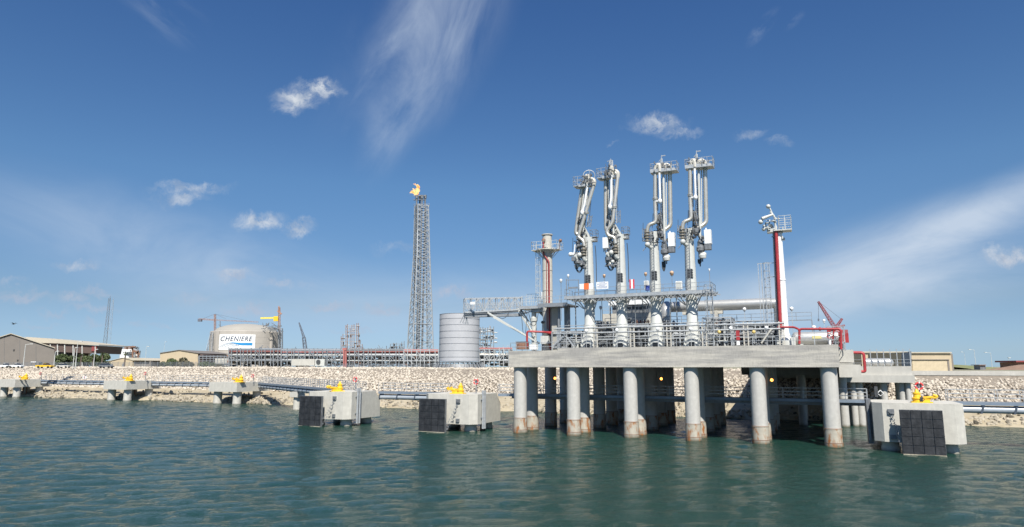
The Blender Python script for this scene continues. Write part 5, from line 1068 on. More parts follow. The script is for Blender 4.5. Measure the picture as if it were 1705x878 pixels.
# the sign, curved to the wall
view=math.atan2(-tc_.y,-tc_.x)
def on_wall(u,v,off=.25):          # u,v in 0..1 across the panel
    px=362.2+(424.8-362.2)*u; r=ray(px,570); # direction of that column
    dx,dy=r.x/r.y,1.0; A=dx*dx+1; Bq=-2*(dx*tc_.x+tc_.y); C=tc_.x**2+tc_.y**2-(Rt+off)**2; y=(-Bq-math.sqrt(Bq*Bq-4*A*C))/(2*A)
    zz=SZ0+(SZ1-SZ0)*v; return Vector((dx*y,y,zz))
SZ0=PY(393,583,YT).z; SZ1=PY(393,557.3,YT).z
sg=thing('tank_sign','white lettered sign with a blue wave on the side of the big concrete tank','sign',Vector((on_wall(.5,0).x,on_wall(.5,0).y,SZ0)))
def sheet(mb,fn,nu=24):
    vs=[];fs=[]
    for i in range(nu+1):
        for q in fn(i/nu): vs.append(q)
    m_=len(vs)//(nu+1)
    for i in range(nu):
        for j in range(m_-1): fs.append((i*m_+j,(i+1)*m_+j,(i+1)*m_+j+1,i*m_+j+1))
    mb.add(vs,fs)
mb=MB(); sheet(mb,lambda u:[on_wall(u,0,.05),on_wall(u,0,.3),on_wall(u,1,.3),on_wall(u,1,.05)]); mb.build('panel',M['white'],sg)
cu=bpy.data.curves.new('lettering','FONT'); cu.body='CHENIERE'; cu.shear=.22; cu.space_character=1.12; cu.offset=.012; tmp=bpy.data.objects.new('tmp',cu); COL.objects.link(tmp); bpy.context.view_layer.update()
tm=bpy.data.meshes.new_from_object(tmp.evaluated_get(bpy.context.evaluated_depsgraph_get())); bpy.data.objects.remove(tmp)
TV=np.array([v.co[:] for v in tm.vertices]); lo=TV.min(0);hi=TV.max(0)
mb=MB(); mb.add([on_wall(.075+.85*(v[0]-lo[0])/(hi[0]-lo[0]),.56+.31*(v[1]-lo[1])/(hi[1]-lo[1]),.45) for v in TV],[tuple(p.vertices) for p in tm.polygons]); mb.build('lettering',mat('sign_navy',(.03,.045,.09),.6),sg)
mb=MB(); top=[(.32,.465),(.42,.48),(.62,.455),(.8,.46),(.93,.465)]; bot=[(.32,.46),(.42,.42),(.55,.33),(.63,.295),(.92,.295)]
def wave(u):
    x=.32+.61*u; return [on_wall(x,float(np.interp(x,[a for a,_ in bot],[b for _,b in bot])),.45),on_wall(x,float(np.interp(x,[a for a,_ in top],[b for _,b in top])),.45)]
sheet(mb,wave); mb.build('blue_wave',mat('sign_blue',(.01,.22,.50),.6),sg)
for x0,y0,x1,y1 in ((.04,.16,.36,.455),(.09,.15,.40,.41),(.18,.15,.45,.37),(.28,.15,.52,.32),(.39,.15,.58,.285)):
    mb=MB(); sheet(mb,lambda u:[on_wall(x0+(x1-x0)*u,y0+(y1-y0)*math.sin(u*math.pi/2)**.9-.009,.42),on_wall(x0+(x1-x0)*u,y0+(y1-y0)*math.sin(u*math.pi/2)**.9+.009+.008*u,.42)],12); mb.build('blue_line',mat('sign_line_blue',(.02,.10,.22),.6),sg)

# cranes
def crane(name,label,segs,m,extra=None,cat='crane'):
    t=thing(name,label,cat,segs[0][1])
    for nm,a,b,w0,w1,n_,r in segs:
        d=(b-a).normalized(); u=d.cross(Vector((0,1,0))).normalized(); v=d.cross(u)
        mb=MB(); mb.lattice([a+u*x*w0+v*y*w0 for x,y in ((-.5,-.5),(.5,-.5),(.5,.5),(-.5,.5))],[b+u*x*w1+v*y*w1 for x,y in ((-.5,-.5),(.5,-.5),(.5,.5),(-.5,.5))],n_,r,r*.7,'Z'); mb.build(nm,M[m] if isinstance(m,str) else m,t)
    if extra: extra(t)
    return t
M['crorg']=mat('weathered_orange_crane',(.36,.20,.14),.6); M['crred']=mat('red_brown_crane',(.26,.07,.08),.6); M['crdk']=mat('dark_grey_crane',(.12,.13,.16),.6)
YC=890
def ex(t):
    mb=MB(); mb.bar(PY(358,523,YC),PY(335,532,YC),.3); mb.bar(PY(358,523,YC),PY(376,531,YC),.25); mb.bar(PY(358,523,YC),PY(410,534,YC),.25); mb.build('tie_bar',M['crdk'],t)
    mb=MB(); mb.box(PY(333,533.5,YC),(5,3,3.5),WX); mb.build('counterweight',M['crdk'],t)
crane('tower_crane','orange hammerhead tower crane standing left of the big domed tank',[('mast',PY(358,611,YC),PY(358,524,YC),2.2,1.8,18,.32),('counter_jib',PY(331,531.5,YC),PY(358,533,YC),1.6,1.6,6,.3),('jib',PY(358,533,YC),PY(430,536.5,YC),1.4,.8,18,.18)],'crorg',ex)
def ex(t):
    mb=MB(); mb.box(PY(460,531,YC),(6,4,6.5),WX); mb.build('cab',M['yel'],t); mb=MB(); mb.bar(PY(464,510,YC),PY(467,524,YC),1.2); mb.bar(PY(462,518,YC),PY(469,523,YC),1.5); mb.build('counter_boom',M['crorg'],t)
    mb=MB(); mb.bar(PY(434,530,YC),PY(459,529.5,YC),1.5,2.0); mb.build('yellow_boom',mat('pale_yellow_boom',(.75,.62,.08),.5),t)
crane('tower_crane','yellow-boomed tower crane on the right side of the big domed tank',[('mast',PY(465,611,YC),PY(465,512,YC),2.6,2.0,18,.34)],'crorg',ex)
crane('crawler_crane','distant dark crawler crane boom leaning left between the tank and the flare tower',[('boom',PY(511.5,611,900),PY(506,562,900),5,3.5,10,.5),('boom_tip',PY(506,562,900),PY(498,537.5,900),2.6,1,8,.35)],'crdk')
YR=420
def ex(t):
    mb=MB(); mb.bar(PY(1362.5,503,YR),PY(1363,533,YR),.18); mb.bar(PY(1362.5,502,YR),PY(1400,531,YR),.15); mb.bar(PY(1363,531,YR),PY(1363,535,YR),.7); mb.build('hoist_line',M['crdk'],t)
    mb=MB(); mb.box(PY(1397,556,YR),(9,5,5),WX); mb.build('crane_body',M['crred'],t); mb=MB(); mb.box(PY(1397,590,YR),(10,7,3),WX); mb.box(PY(1397,575,YR),(4,4,10),WX); mb.build('undercarriage',M['crdk'],t)
crane('crawler_crane','red crawler crane with raised boom behind the right end of the deck',[('boom',PY(1391,547,YR),PY(1362.5,502.5,YR),1.9,.9,12,.24),('back_mast',PY(1391,547,YR),PY(1402,531,YR),1.4,.9,5,.26),('counter_boom',PY(1390,546,YR),PY(1406,542,YR),1.2,.8,4,.3)],'crred',ex)

# process units
def unit(name,label,x0,x1,y0,Y,seed,cols,steps,m='galv',m2='mid'):
    rs=random.Random(seed); t=thing(name,label,'process unit',PY((x0+x1)/2,611,Y)); mb=MB(); g=lambda x,y,d=0:PY(x,y,Y+d)
    for x,yt in cols:
        for d in (0,9): mb.bar(g(x,611,d),g(x,yt,d),.5)
    mb.build('steel_columns',M[m2],t); mb=MB()
    for y in steps:
        xs_=[x for x,yt in cols if yt<=y+1]
        if len(xs_)>1:
            for d in (0,9): mb.bar(g(min(xs_),y,d),g(max(xs_),y,d),.45)
            mb.bar(g(min(xs_),y,4),g(max(xs_),y,4),8,.15)
    mb.build('floor_deck',M[m],t); mb=MB()
    for i in range(70):
        x=rs.uniform(x0,x1); yt=np.interp(x,[c[0] for c in cols],[c[1] for c in cols]); y=rs.uniform(yt+4,608); p=g(x,y,rs.uniform(0,9)); l=rs.uniform(1,4)
        if rs.random()<.5: mb.tube(p,p+Vector((l,0,0)),rs.uniform(.2,.7),seg=6)
        else: mb.tube(p,p+EZ*l,rs.uniform(.2,.8),seg=6)
    mb.build('pipework',M[m],t); return t
unit('process_unit','tall cluster of steel frames and thin stacks between the tank and the flare tower',568,601,541,640,1,[(568,560),(571,557),(576,541.5),(578.5,540),(583,546),(586,541),(589.5,540),(594,538.5),(596.5,538),(599,567),(603,573)],(543,546.5,552,557,563,569,575,581),'galv','copper')
unit('process_unit','scaffolded frames and stacks just right of the silver cylinder',797,824,545,480,2,[(797,546),(800,545),(804,544.5),(808,546),(812,545),(817,544.5),(822,544)],(548,553,559,565,571,577),'galv','mid')
unit('process_unit','low distant frames just left of the flare tower',650,672,571,640,3,[(650,573),(655,571),(660,571),(665,574),(669,569),(673,568)],(573,577,582),'galvd','mid')
# pipe racks along the crest
def rack(x0,x1,ytop,Y,seed,label,red,cols,m='galv',dep=7):
    rs=random.Random(seed); t=thing('pipe_rack',label,'pipe rack',PY((x0+x1)/2,611,Y),'steel pipe racks along the shore'); g=lambda x,y,d=0:PY(x,y,Y+d)
    lev=[ytop,ytop+(610-ytop)*.33,ytop+(610-ytop)*.66]; xs_=np.linspace(x0,x1,cols); xs_[1:-1]+=np.array([rs.uniform(-.32,.32)*(x1-x0)/cols for _ in range(cols-2)])
    mb=MB()
    for x in xs_:
        for d in (0,dep): mb.bar(g(x,611.5,d),g(x,lev[0]-rs.choice((0,2,4)),d),.28)
        for y in lev: mb.bar(g(x,y),g(x,y,dep),.25)
    for y in lev:
        for d in (0,dep): mb.bar(g(x0,y,d),g(x1,y,d),.24)
    for i in range(cols-1):
        if rs.random()<.6: yy=rs.choice((0,1)); mb.bar(g(xs_[i],lev[yy]),g(xs_[i+1],lev[yy+1]),.18)
        if rs.random()<.35: mb.bar(g(xs_[i+1],lev[1]),g(xs_[i],lev[2]),.18)
    mb.build('rack_frame',M[m],t)
    for k,(y,r) in enumerate(red):
        mb=MB(); mb.tube(g(x0,y,1.2+k),g(x1,y,1.2+k),r,seg=8); mb.build('red_pipe',M['redf'],t)
    for li,y in enumerate(lev):
        for k in range(3):
            mb=MB(); a=g(x0,y,.8+k*2); b=g(x1,y,.8+k*2); r=rs.uniform(.14,.38); mb.tube(a+EZ*r,b+EZ*r,r,seg=8); mb.build('grey_pipe',M[rs.choice(('galv','galvd','stain','steel')) if li else rs.choice(('redf','galvd','mid'))],t)
    mb=MB()
    for i in range(int((x1-x0)*2.2)):
        x=rs.uniform(x0,x1); y=rs.uniform(lev[1]+1,610); p=g(x,y,rs.uniform(1,dep)); l=rs.uniform(.8,2.6)
        if rs.random()<.5: mb.tube(p,p+EZ*l,rs.uniform(.08,.3),seg=6)
        else: mb.tube(p,p+Vector((l,0,0)),rs.uniform(.1,.45),seg=6)
    mb.build('equipment_below',M['mid'],t)
    mb=MB()
    for i in range(int((x1-x0)*.8)):
        x=rs.uniform(x0,x1); y=rs.uniform(lev[0]+1,609); p=g(x,y,rs.uniform(0,dep)); mb.bar(p,p+Vector((rs.choice((0,0,1.4,-1.4)),0,rs.uniform(.8,2.4))),rs.uniform(.1,.22))
    mb.build('brace_bundle',M[m],t); mb=MB()
    for i in range(int((x1-x0)*.25)):
        x=rs.uniform(x0,x1); y=rs.uniform(lev[1],607); p=g(x,y,rs.uniform(1,dep)); mb.box(p,(rs.uniform(.5,1.6),.8,rs.uniform(.4,1.2)),WX)
    mb.build('valve_box',M['copper' if seed in(1,3,4) else 'dark'],t)
    return t
rack(381,468,583,262,1,'left pipe rack with reddish brown pipes in front of the big tank',((585,.35),(588.5,.45),(592,.3)),15,'galvd')
rack(468.5,575,584,252,2,'middle pipe rack above the white container',((586.5,.3),(590,.3)),15,'galvd')
rack(575.5,672,584,243,3,'pipe rack with a long red pipe left of the flare tower foot',((585.5,.42),(588,.2)),14,'galvd')
rack(672.5,730,584,236,4,'pipe rack with an orange-red pipe at the flare tower foot',((585.5,.42),(588,.2)),9)
rack(798,853,582,228,5,'pipe rack between the silver cylinder and the jetty head',((582,.38),),8)
mb=MB(); c=PY(574.5,612,241); mb.bar(PY(573,612,241),PY(573,583,241),1.1,.5); mb.bar(PY(576,612,241),PY(576,583,241),.5,.5); mb.bar(PY(570.5,581.5,241),PY(577.5,581.5,241),.8); solo('red_riser',mb,M['redf'],'upright dull red riser standing at the joint of two pipe racks','riser')
t=thing('rack_scaffold','low grey pipework and steps at the foot of the big tank left of the racks','pipework',PY(355,611,300)); mb=MB(); mb.lattice([PY(331,611,300),PY(378,611,300)],[PY(331,594,300),PY(378,594,300)],1,.25,.2,None)
for x in range(332,380,6): mb.bar(PY(x,611,300),PY(x,592,300),.22)
for y in (593,597,601): mb.bar(PY(331,y,300),PY(380,y,300),.2)
mb.build('frame',M['galvd'],t); mb=MB(); mb.box(PY(372,603,305),(6,4,3.6),WX); mb.build('tent_cover',M['conc2'],t)
a=PY(485,610,236); t=thing('site_container','long white site container with a round fan in front of the middle pipe rack','container',PY(512,611,236))
mb=MB(); slab(mb,485,524,598,609,236,3); mb.build('container_body',M['conc2'],t); mb=MB(); slab(mb,524.3,540.5,598,609.5,236,3); mb.build('plant_section',M['steel'],t)
mb=MB(); p=PY(530,602.5,235.8); mb.lathe(p,[(.75,0),(.75,.15)],14,axis=-WX[1]); mb.build('fan',M['dark'],t); mb=MB(); slab(mb,509,523,609.8,612,236.3,2); mb.build('underframe',M['mid'],t)
# chain-link fence along the crest
fence_m=M['galvd']
def fence(x0,x1,label,y1=611.8,h=2.3,tt=68):
    a=PT(x0,610,tt); b=PT(x1,610,tt); sa=ST(a)[0]; sb=ST(b)[0]; t=thing('chain_link_fence',label,'fence',B((sa+sb)/2,tt,LZ((sa+sb)/2)),'chain-link fences along the crest'); mb=MB(); n_=int((sb-sa)/3)
    for k in range(n_+1): s_=sa+(sb-sa)*k/n_; z=LZ(s_); mb.bar(B(s_,tt,z-.2),B(s_,tt,z+h),.09)
    mb.build('fence_post',fence_m,t); mb=MB(); s_=sa; 
    while s_<sb:
        z=LZ(s_); mb.add([B(s_,tt,z),B(s_+.035,tt,z),B(s_+.035,tt,z+h*.95),B(s_,tt,z+h*.95)],[(0,1,2,3)]); s_+=.16
    for k in range(9): mb.bar(B(sa,tt,LZ(sa)+h*.95*k/8),B(sb,tt,LZ(sb)+h*.95*k/8),.03)
    mb.build('wire_mesh',fence_m,t)
fence(-30,118,'chain-link fence in front of the big brown shed'); fence(118.5,262,'chain-link fence in front of the bushes and low tan building'); fence(262.5,382,'chain-link fence in front of the tan gabled shed'); fence(545,722,'chain-link fence in front of the red pipe racks',h=1.6)

# ------------------------------------------------------------------ buildings on the left
Y=290; t=thing('brown_shed','big taupe gabled metal shed at the far left','shed',PY(10,611,Y))
def poly_prism(mb,pts,Y,depth,slopes=0):
    f_=[PY(x,y,Y) for x,y in pts]; r_=[p+Vector((slopes,depth,0)) for p in f_]; n_=len(pts); mb.add(f_+r_,[tuple(range(n_)),tuple(range(n_,2*n_))[::-1]]+[(i,i+n_,(i+1)%n_+n_,(i+1)%n_) for i in range(n_)]); return f_
mb=MB(); poly_prism(mb,[(-60,611.5),(91,611.5),(90.5,581),(18,557.5),(-60,581)],Y,60,-47); mb.build('gable_wall',M['brown'],t)
mb=MB()
for (x0,y0),(x1,y1) in (((18,556.3),(92,580.5)),((18,556.3),(-60,580.5))):
    a=PY(x0,y0,Y-.6);b=PY(x1,y1,Y-.6); mb.add([a,b,b+EZ*.35,a+EZ*.35]+[p+Vector((-48,62,0)) for p in (a,b,b+EZ*.35,a+EZ*.35)],[(0,1,2,3),(4,7,6,5),(0,4,5,1),(3,2,6,7),(0,3,7,4),(1,5,6,2)])
mb.build('roof',M['tan2'],t)
mb=MB()
for x0,x1,y0 in ((64,70,603),(73,79,604),(33,39,606)): slab(mb,x0,x1,y0,611,Y-.15,.1)
mb.build('door_opening',M['dark'],t)
mb=MB()
for x in (7,33,60): a=PY(x,611,Y-.05); b=PY(x,562+max(0,(x-18)*.33),Y-.05); mb.bar(a,b,.08)
mb.build('panel_seam',M['mid'],t)
mb=MB()
for x,y in ((23,583),(29.5,600)): mb.box(PY(x,y,Y-.2),(.5,.3,.5),WX)
mb.build('wall_lamp',M['dark'],t)
Y=345; t=thing('open_shed','long open-sided shed with a pale sloping roof and dark upper cladding behind the bushes','shed',PY(110,611,Y))
mb=MB(); poly_prism(mb,[(40,561),(96,565.5),(164.5,574),(164.5,575.5),(96,572),(60,571)],Y,26); mb.build('roof',M['tan2'],t)
mb=MB(); poly_prism(mb,[(60,571.3),(96,572.3),(163,576),(160,589),(112,587),(66,584)],Y+1,22); mb.build('upper_cladding',M['brownd'],t)
mb=MB(); slab(mb,152,161,576.5,585,Y+.6,.3); slab(mb,128,152,580,587,Y+3,.3); mb.build('maroon_panel',M['maroon'],t)
mb=MB(); slab(mb,62,150,581,611,Y+21,.5); mb.build('rear_wall',M['brown'],t)
mb=MB(); mb.bar(PY(148,592,Y+5),PY(156,583,Y+5),1,.4); mb.build('stair',M['steel'],t)
for x in (84,96,108,122,137,159):
    mb=MB(); mb.bar(PY(x,611,Y+.8),PY(x,572+(x-60)*.04,Y+.8),.45); mb.build('post',M['steel'],t)
Y=300; t=thing('low_tan_building','low tan gabled building with a brown roofed wing behind the fence','building',PY(212,611,Y))
mb=MB(); poly_prism(mb,[(178,611.5),(220.5,611.5),(220.5,600),(204,596),(178,602.5)],Y,16,6); mb.build('wall',M['tan'],t)
mb=MB(); poly_prism(mb,[(204,595.6),(177.5,602),(177.8,602.6),(204,596.2),(221,600.3),(246,600.6),(240,596.8)],Y-.3,16,4); mb.build('roof',M['tan2'],t)
mb=MB(); poly_prism(mb,[(220.8,611.5),(251,611.5),(251,601),(220.8,600.7)],Y+1,14); mb.build('wing_wall',M['brown'],t)
mb=MB()
for x in (222,236): slab(mb,x,x+3,603,611,Y+.85,.1)
mb.build('door',M['door'],t)
mb=MB(); slab(mb,181,187,606,611.6,Y-.2,.1); slab(mb,203,206,606,611.6,Y-.2,.1); mb.build('gate_panel',M['galvd'],t)
Y=300; t=thing('tan_shed','tan gabled metal shed with a dark right end wall','shed',PY(300,611,Y))
mb=MB(); poly_prism(mb,[(266.5,611.5),(329.5,611.5),(329.5,588.5),(298,583.2),(266.5,588)],Y,30,.01); mb.build('gable_wall',M['tan'],t)
mb=MB(); poly_prism(mb,[(266,587.6),(298,582.6),(331.5,588.2),(331.5,588.9),(298,583.3),(266,588.4)],Y-.4,31,2); mb.build('roof',M['brown'],t)
mb=MB(); poly_prism(mb,[(329.8,611.5),(338.5,611.5),(338.5,590.5),(329.8,588.7)],Y+.5,28); mb.build('end_wall',M['brownd'],t)
mb=MB(); slab(mb,320,328.5,605,611.6,Y-1.6,1.5); mb.build('porch',M['tan'],t)
# white tanks
Y=420
def wtank(x0,x1,y0,label):
    a=PY(x0,611,Y);b=PY(x1,611,Y); r=(b.x-a.x)/2; c=Vector(((a.x+b.x)/2,Y+r,0)); zt=PY(x0,y0,Y).z; t=thing('white_tank',label,'tank',c+EZ*G0); mb=MB(); mb.lathe(c,[(r,G0),(r,zt)],36); mb.build('shell',M['white'],t); mb=MB(); mb.lathe(c,[(r*.99,zt+.01),(r*.5,zt+.5),(.1,zt+.8)],36); mb.build('roof',M['steel'],t); mb=MB(); mb.rail([c+Vector((math.cos(k)*r,math.sin(k)*r,zt)) for k in np.linspace(0,6.28,14)],1.2,4,.08); mb.build('roof_railing',M['galvd'],t)
wtank(191.5,219,581.5,'wide white storage tank behind the palm'); wtank(220.5,229,587.5,'smaller white tank right of the wide white one')
t=thing('tank_pipework','brown pipework and catwalk above the two white tanks','pipework',PY(222,611,Y)); mb=MB()
for (x0,y0,x1,y1) in ((208,577.5,226,577.5),(207,580,222,580),(218,578,226,589),(226,590,231,584),(221,578,221,611),(230,585,230,600),(224,584,233,590),(212,577,212,582)): mb.bar(PY(x0,y0,Y-3),PY(x1,y1,Y-3),.7)
mb.build('catwalk',M['copper'],t); mb=MB(); cluster(mb,PY(221,584,Y-2),6,5,26,4,(.2,.5)); mb.build('pipe_cluster',M['mid'],t)
# antenna mast
t=thing('antenna_mast','tall thin dark lattice radio mast behind the open shed','mast',PY(172.5,611,430)); a=PY(172.5,611,430); b=a.copy(); b.z=PY(181,497,430).z; mb=MB(); mb.lattice([a+Vector((x,y,0)) for x,y in ((-1.4,-1.2),(1.4,-1.2),(0,1.2))],[b+Vector((x*.5,y*.5,0)) for x,y in ((-1.2,-1),(1.2,-1),(0,1))],18,.2,.1,'Z'); mb.build('lattice_frame',M['mid'],t); mb=MB(); mb.bar(b,b+EZ*1.5,.2); mb.build('tip_rod',M['galvd'],t)
t=thing('antenna_mast','pale faint lattice mast beside the dark radio mast','mast',PY(178,611,520)); a=PY(178.5,611,520); b=a.copy(); b.z=PY(184,500,520).z; mb=MB(); mb.lattice([a+Vector((x,y,0)) for x,y in ((-2,-1.6),(2,-1.6),(0,1.6))],[b+Vector((x,y,0)) for x,y in ((-.5,-.5),(.5,-.5),(0,.5))],14,.12,.07,'Z'); mb.build('lattice_frame',M['galv'],t); mb=MB(); mb.bar(b,b+EZ*1.5,.15); mb.build('tip_rod',M['galv'],t)
# lamp posts
def lamp(px,ytop,Y,label,arm=1,w_=.28,grp='lamp posts on the land'):
    a=PY(px,611,Y); a.z=G0; b=a.copy(); b.z=PY(px,ytop,Y).z; t=thing('lamp_post',label,'lamp post',a,grp); mb=MB(); mb.tube(a,b,w_*.6,w_*.35,8); mb.build('pole',M['steel'],t); mb=MB(); mb.bar(b,b+Vector((arm*2.0,0,.3)),w_*.5); mb.build('bracket',M['steel'],t); mb=MB(); mb.box(b+Vector((arm*2.3,0,.25)),(1.0,.5,.22),WX); mb.build('lamp_head',M['steel'],t)
lamp(38.5,574,240,'leaning-looking lamp post in front of the brown shed'); lamp(89.5,586,250,'lamp post at the right corner of the brown shed',.4); lamp(121.5,580,250,'left one of the two close lamp posts in the bushes',.3); lamp(125.5,570,250,'right and taller one of the two close lamp posts in the bushes',.5); lamp(155.5,583,250,'lamp post at the right end of the open shed',.3)
lamp(241,578,280,'thin lamp post right of the white tanks',.3,.16); lamp(271,570,420,'faint tall lamp post above the tan gabled shed',.3,.16)
lamp(1625,583,330,'tallest lamp post on the grass hill at the right',-1,.22); lamp(1652,588,300,'lamp post on the grass hill right of the small dark hut',-1,.2); lamp(1681,597,260,'short lamp post left of the red roofed building',.1,.2); lamp(1608,587,360,'faint lamp post nearest the tan warehouse',-.6,.15)

# ------------------------------------------------------------------ vegetation
def leaves(mb,c,r,n,sz,seed,squash=(1,1,.7)):
    rs=random.Random(seed)
    for i in range(n):
        while True:
            v=Vector((rs.uniform(-1,1),rs.uniform(-1,1),rs.uniform(-1,1)))
            if .15<v.length<1: break
        v=v.normalized()*(v.length**.5); p=c+Vector((v.x*r*squash[0],v.y*r*squash[1],v.z*r*squash[2])); a=Vector((rs.gauss(0,1),rs.gauss(0,1),rs.gauss(0,1))).normalized(); b=a.orthogonal().normalized(); s_=sz*rs.uniform(.6,1.4)
        mb.add([p-a*s_,p+b*s_*.6,p+a*s_,p-b*s_*.6],[(0,1,2,3)])
def bush(px,pytop,wpx,Y,seed,label,m='leaf',name='tree',grp='trees and bushes behind the fence'):
    rs=random.Random(seed); a=PY(px,611,Y); a.z=G0-.1; top=PY(px,pytop,Y).z; h=top-a.z; w_=wpx/1100*Y/2; t=thing(name,label,'tree' if name=='tree' else 'bush',a,grp)
    mb=MB(); mb.pipe([a,a+Vector((.2,.1,h*.3)),a+Vector((0,0,h*.6))],max(.1,h*.03),6); 
    for k in range(5): d=Vector((rs.uniform(-1,1),rs.uniform(-1,1),0)); mb.tube(a+EZ*h*.3,a+d*w_*.6+EZ*h*rs.uniform(.5,.8),max(.05,h*.016),.03,5)
    mb.build('trunk',M['bark'],t); mb=MB(); nb=8
    for k in range(nb):
        rr=rs.uniform(.42,.6)*min(w_,h*.8); cc=a+Vector((rs.uniform(-1,1)*(w_-rr),rs.uniform(-.8,.8)*w_*.8,0)); cc.z=a.z+rs.uniform(.25,.9)*h*(1-.35*abs(cc.x-a.x)/max(w_,.1)); cc.z=min(cc.z,top-rr*.5)
        leaves(mb,cc,rr*1.25,260,.30*(Y/250),seed*31+k)
    mb.build('crown',M[m],t)
def palm(px,pytop,Y,seed,label,lean=0):
    rs=random.Random(seed); a=PY(px,611,Y); a.z=G0-.1; b=a.copy(); b.z=PY(px,pytop+3,Y).z; t=thing('palm_tree',label,'palm tree',a,'palms on the left shore'); mb=MB(); mb.tube(a,b,.32,.25,8); mb.build('trunk',M['bark'],t); mb=MB(); L_=(PY(px+4.6,600,Y).x-PY(px,600,Y).x)
    for k in range(34):
        az=rs.uniform(0,6.28); el=rs.uniform(-.7,1.3); d=Vector((math.cos(az)*math.cos(el),math.sin(az)*math.cos(el),math.sin(el))); mid=b+d*L_*.55; tip=b+d*L_*.9-EZ*L_*.28; s_=d.cross(EZ).normalized()*L_*.09
        for (p,q,w0,w1) in ((b,mid,.3,1),(mid,tip,1,.15)): mb.add([p-s_*w0,p+s_*w0,q+s_*w1,q-s_*w1],[(0,1,2,3)])
        for j in range(10): f_=j/10; p=mid.lerp(tip,f_); mb.add([p,p+s_*2.2*(1-f_*.5)-EZ*L_*.14+d*L_*.05,p+d*L_*.08],[(0,1,2)]); mb.add([p,p-s_*2.2*(1-f_*.5)-EZ*L_*.14+d*L_*.05,p+d*L_*.08],[(0,1,2)])
    mb.build('crown',M['palm'],t)
for i,(px,pt,w_,Y,m,lb) in enumerate(((100,588,18,285,'leaf','green bush beside the right corner of the brown shed'),(112,589,18,290,'leaf','second green bush from the brown shed'),(124,591,16,288,'leaf','rounded green bush behind the two close lamp posts'),(146,590,20,292,'leaf','green bush below the end of the open shed roof'),(160,590,18,285,'leaf','green bush right of the open shed end post'),(171,588,20,290,'leaf','tall dense green tree at the right end of the bush row'),
    (286,598,20,285,'leaf','dark green bush in front of the tan gabled shed'),(302,597,18,285,'leafd','dry brown bush in front of the tan gabled shed'),(315,601,16,285,'leafd','low dry bush at the right of the tan gabled shed'),(345,603,20,280,'leaf','low green bush right of the tan gabled shed'),(236,594,10,380,'leaf','small tree right of the smaller white tank'),(272,602,10,285,'leaf','small bush at the left corner of the tan gabled shed'),(360,607,24,270,'leafd','low scrub at the foot of the pipe racks'))): bush(px,pt,w_,Y,i+1,lb,m,'tree' if pt<593 else 'bush')
for i,(px,pt,Y,lb) in enumerate(((134,589,284,'palm in the middle of the bush row'),(169,587,283,'palm at the right end of the bush row'),(207,585,290,'lone palm in front of the wide white tank'),(154,592,282,'short palm beside the open shed end post'))): palm(px,pt,Y,i+40,lb)

# ------------------------------------------------------------------ vehicles
def car(px,Y,L_,label,m,kind='pickup',name='parked_pickup',z=None):
    a=PY(px,611,Y); a.z=(LZ(ST(a)[0]) if z is None else z)+.02; t=thing(name,label,'pickup' if kind=='pickup' else 'car',a); w_=1.9; ax=WX
    mb=MB(); f_=L_/2
    prof=[(-f_,.45),(-f_,1.0),(-f_*.15,1.05),(-f_*.1,1.05),(f_*.45,1.05),(f_,.85),(f_,.45)] if kind=='pickup' else [(-f_,.4),(-f_,.95),(-f_*.8,1.0),(f_*.4,1.0),(f_,.8),(f_,.4)]
    l=[a+Vector((x,-w_/2,z)) for x,z in prof]; r=[a+Vector((x,w_/2,z)) for x,z in prof]; n_=len(prof); mb.add(l+r,[tuple(range(n_)),tuple(range(n_,2*n_))[::-1]]+[(i,i+n_,(i+1)%n_+n_,(i+1)%n_) for i in range(n_)]); mb.build('body',M[m],t)
    c0,c1=(-f_*.12,f_*.5) if kind=='pickup' else (-f_*.75,f_*.45)
    mb=MB(); mb.loft([[a+Vector((x,y,1.06)) for x,y in ((c0,-.85),(c1,-.85),(c1,.85),(c0,.85))],[a+Vector((x,y,1.6)) for x,y in ((c0+.25,-.7),(c1-.6,-.7),(c1-.6,.7),(c0+.25,.7))]]); mb.build('windows',M['glass'],t)
    mb=MB(); mb.box(a+Vector(((c0+c1)/2-.18,0,1.65)),(c1-c0-.8,1.45,.1),ax); mb.build('roof',M[m],t)
    w0=None
    for x in (-f_*.62,f_*.62):
        for y in (-.85,.85):
            mb=MB(); mb.tube(a+Vector((x,y-.12,.38)),a+Vector((x,y+.12,.38)),.38,seg=14); mb.build('wheel',M['tyre'],t)
car(8,236,4.6,'white pickup at the far left behind the fence','white'); car(27,236,4.6,'white pickup right of the far left one behind the fence','white'); car(75,222,5.2,'yellow pickup parked on the crest of the rocks','yel'); car(177,226,4.4,'dark grey car parked behind the fence left of the low tan building','mid','car','parked_car'); car(106,240,4.4,'pale pink-grey car in front of the green bushes','conc2','car','parked_car')
a=PY(56,603,270); t=thing('site_canopy','small white canopy on posts in front of the brown shed','canopy',PY(56,611,270)); mb=MB(); slab(mb,51,60,602.3,603.4,270,3); mb.build('canopy_roof',M['white'],t)
for x in (51.7,59.3): mb=MB(); mb.bar(PY(x,611,270.5),PY(x,603,270.5),.14); mb.build('post',M['galvd'],t)
c=PY(23,540,150); t=thing('seabird','small dark bird gliding above the brown shed','bird',c); mb=MB(); mb.loft([[c+Vector((-.5,0,0)),c+Vector((-.5,.05,.05)),c+Vector((-.5,0,.08))],[c+Vector((0,-.12,-.1)),c+Vector((0,.12,0)),c+Vector((0,0,.14))],[c+Vector((.4,-.02,0)),c+Vector((.4,.02,0)),c+Vector((.4,0,.05))]]); mb.build('body',M['dark'],t)
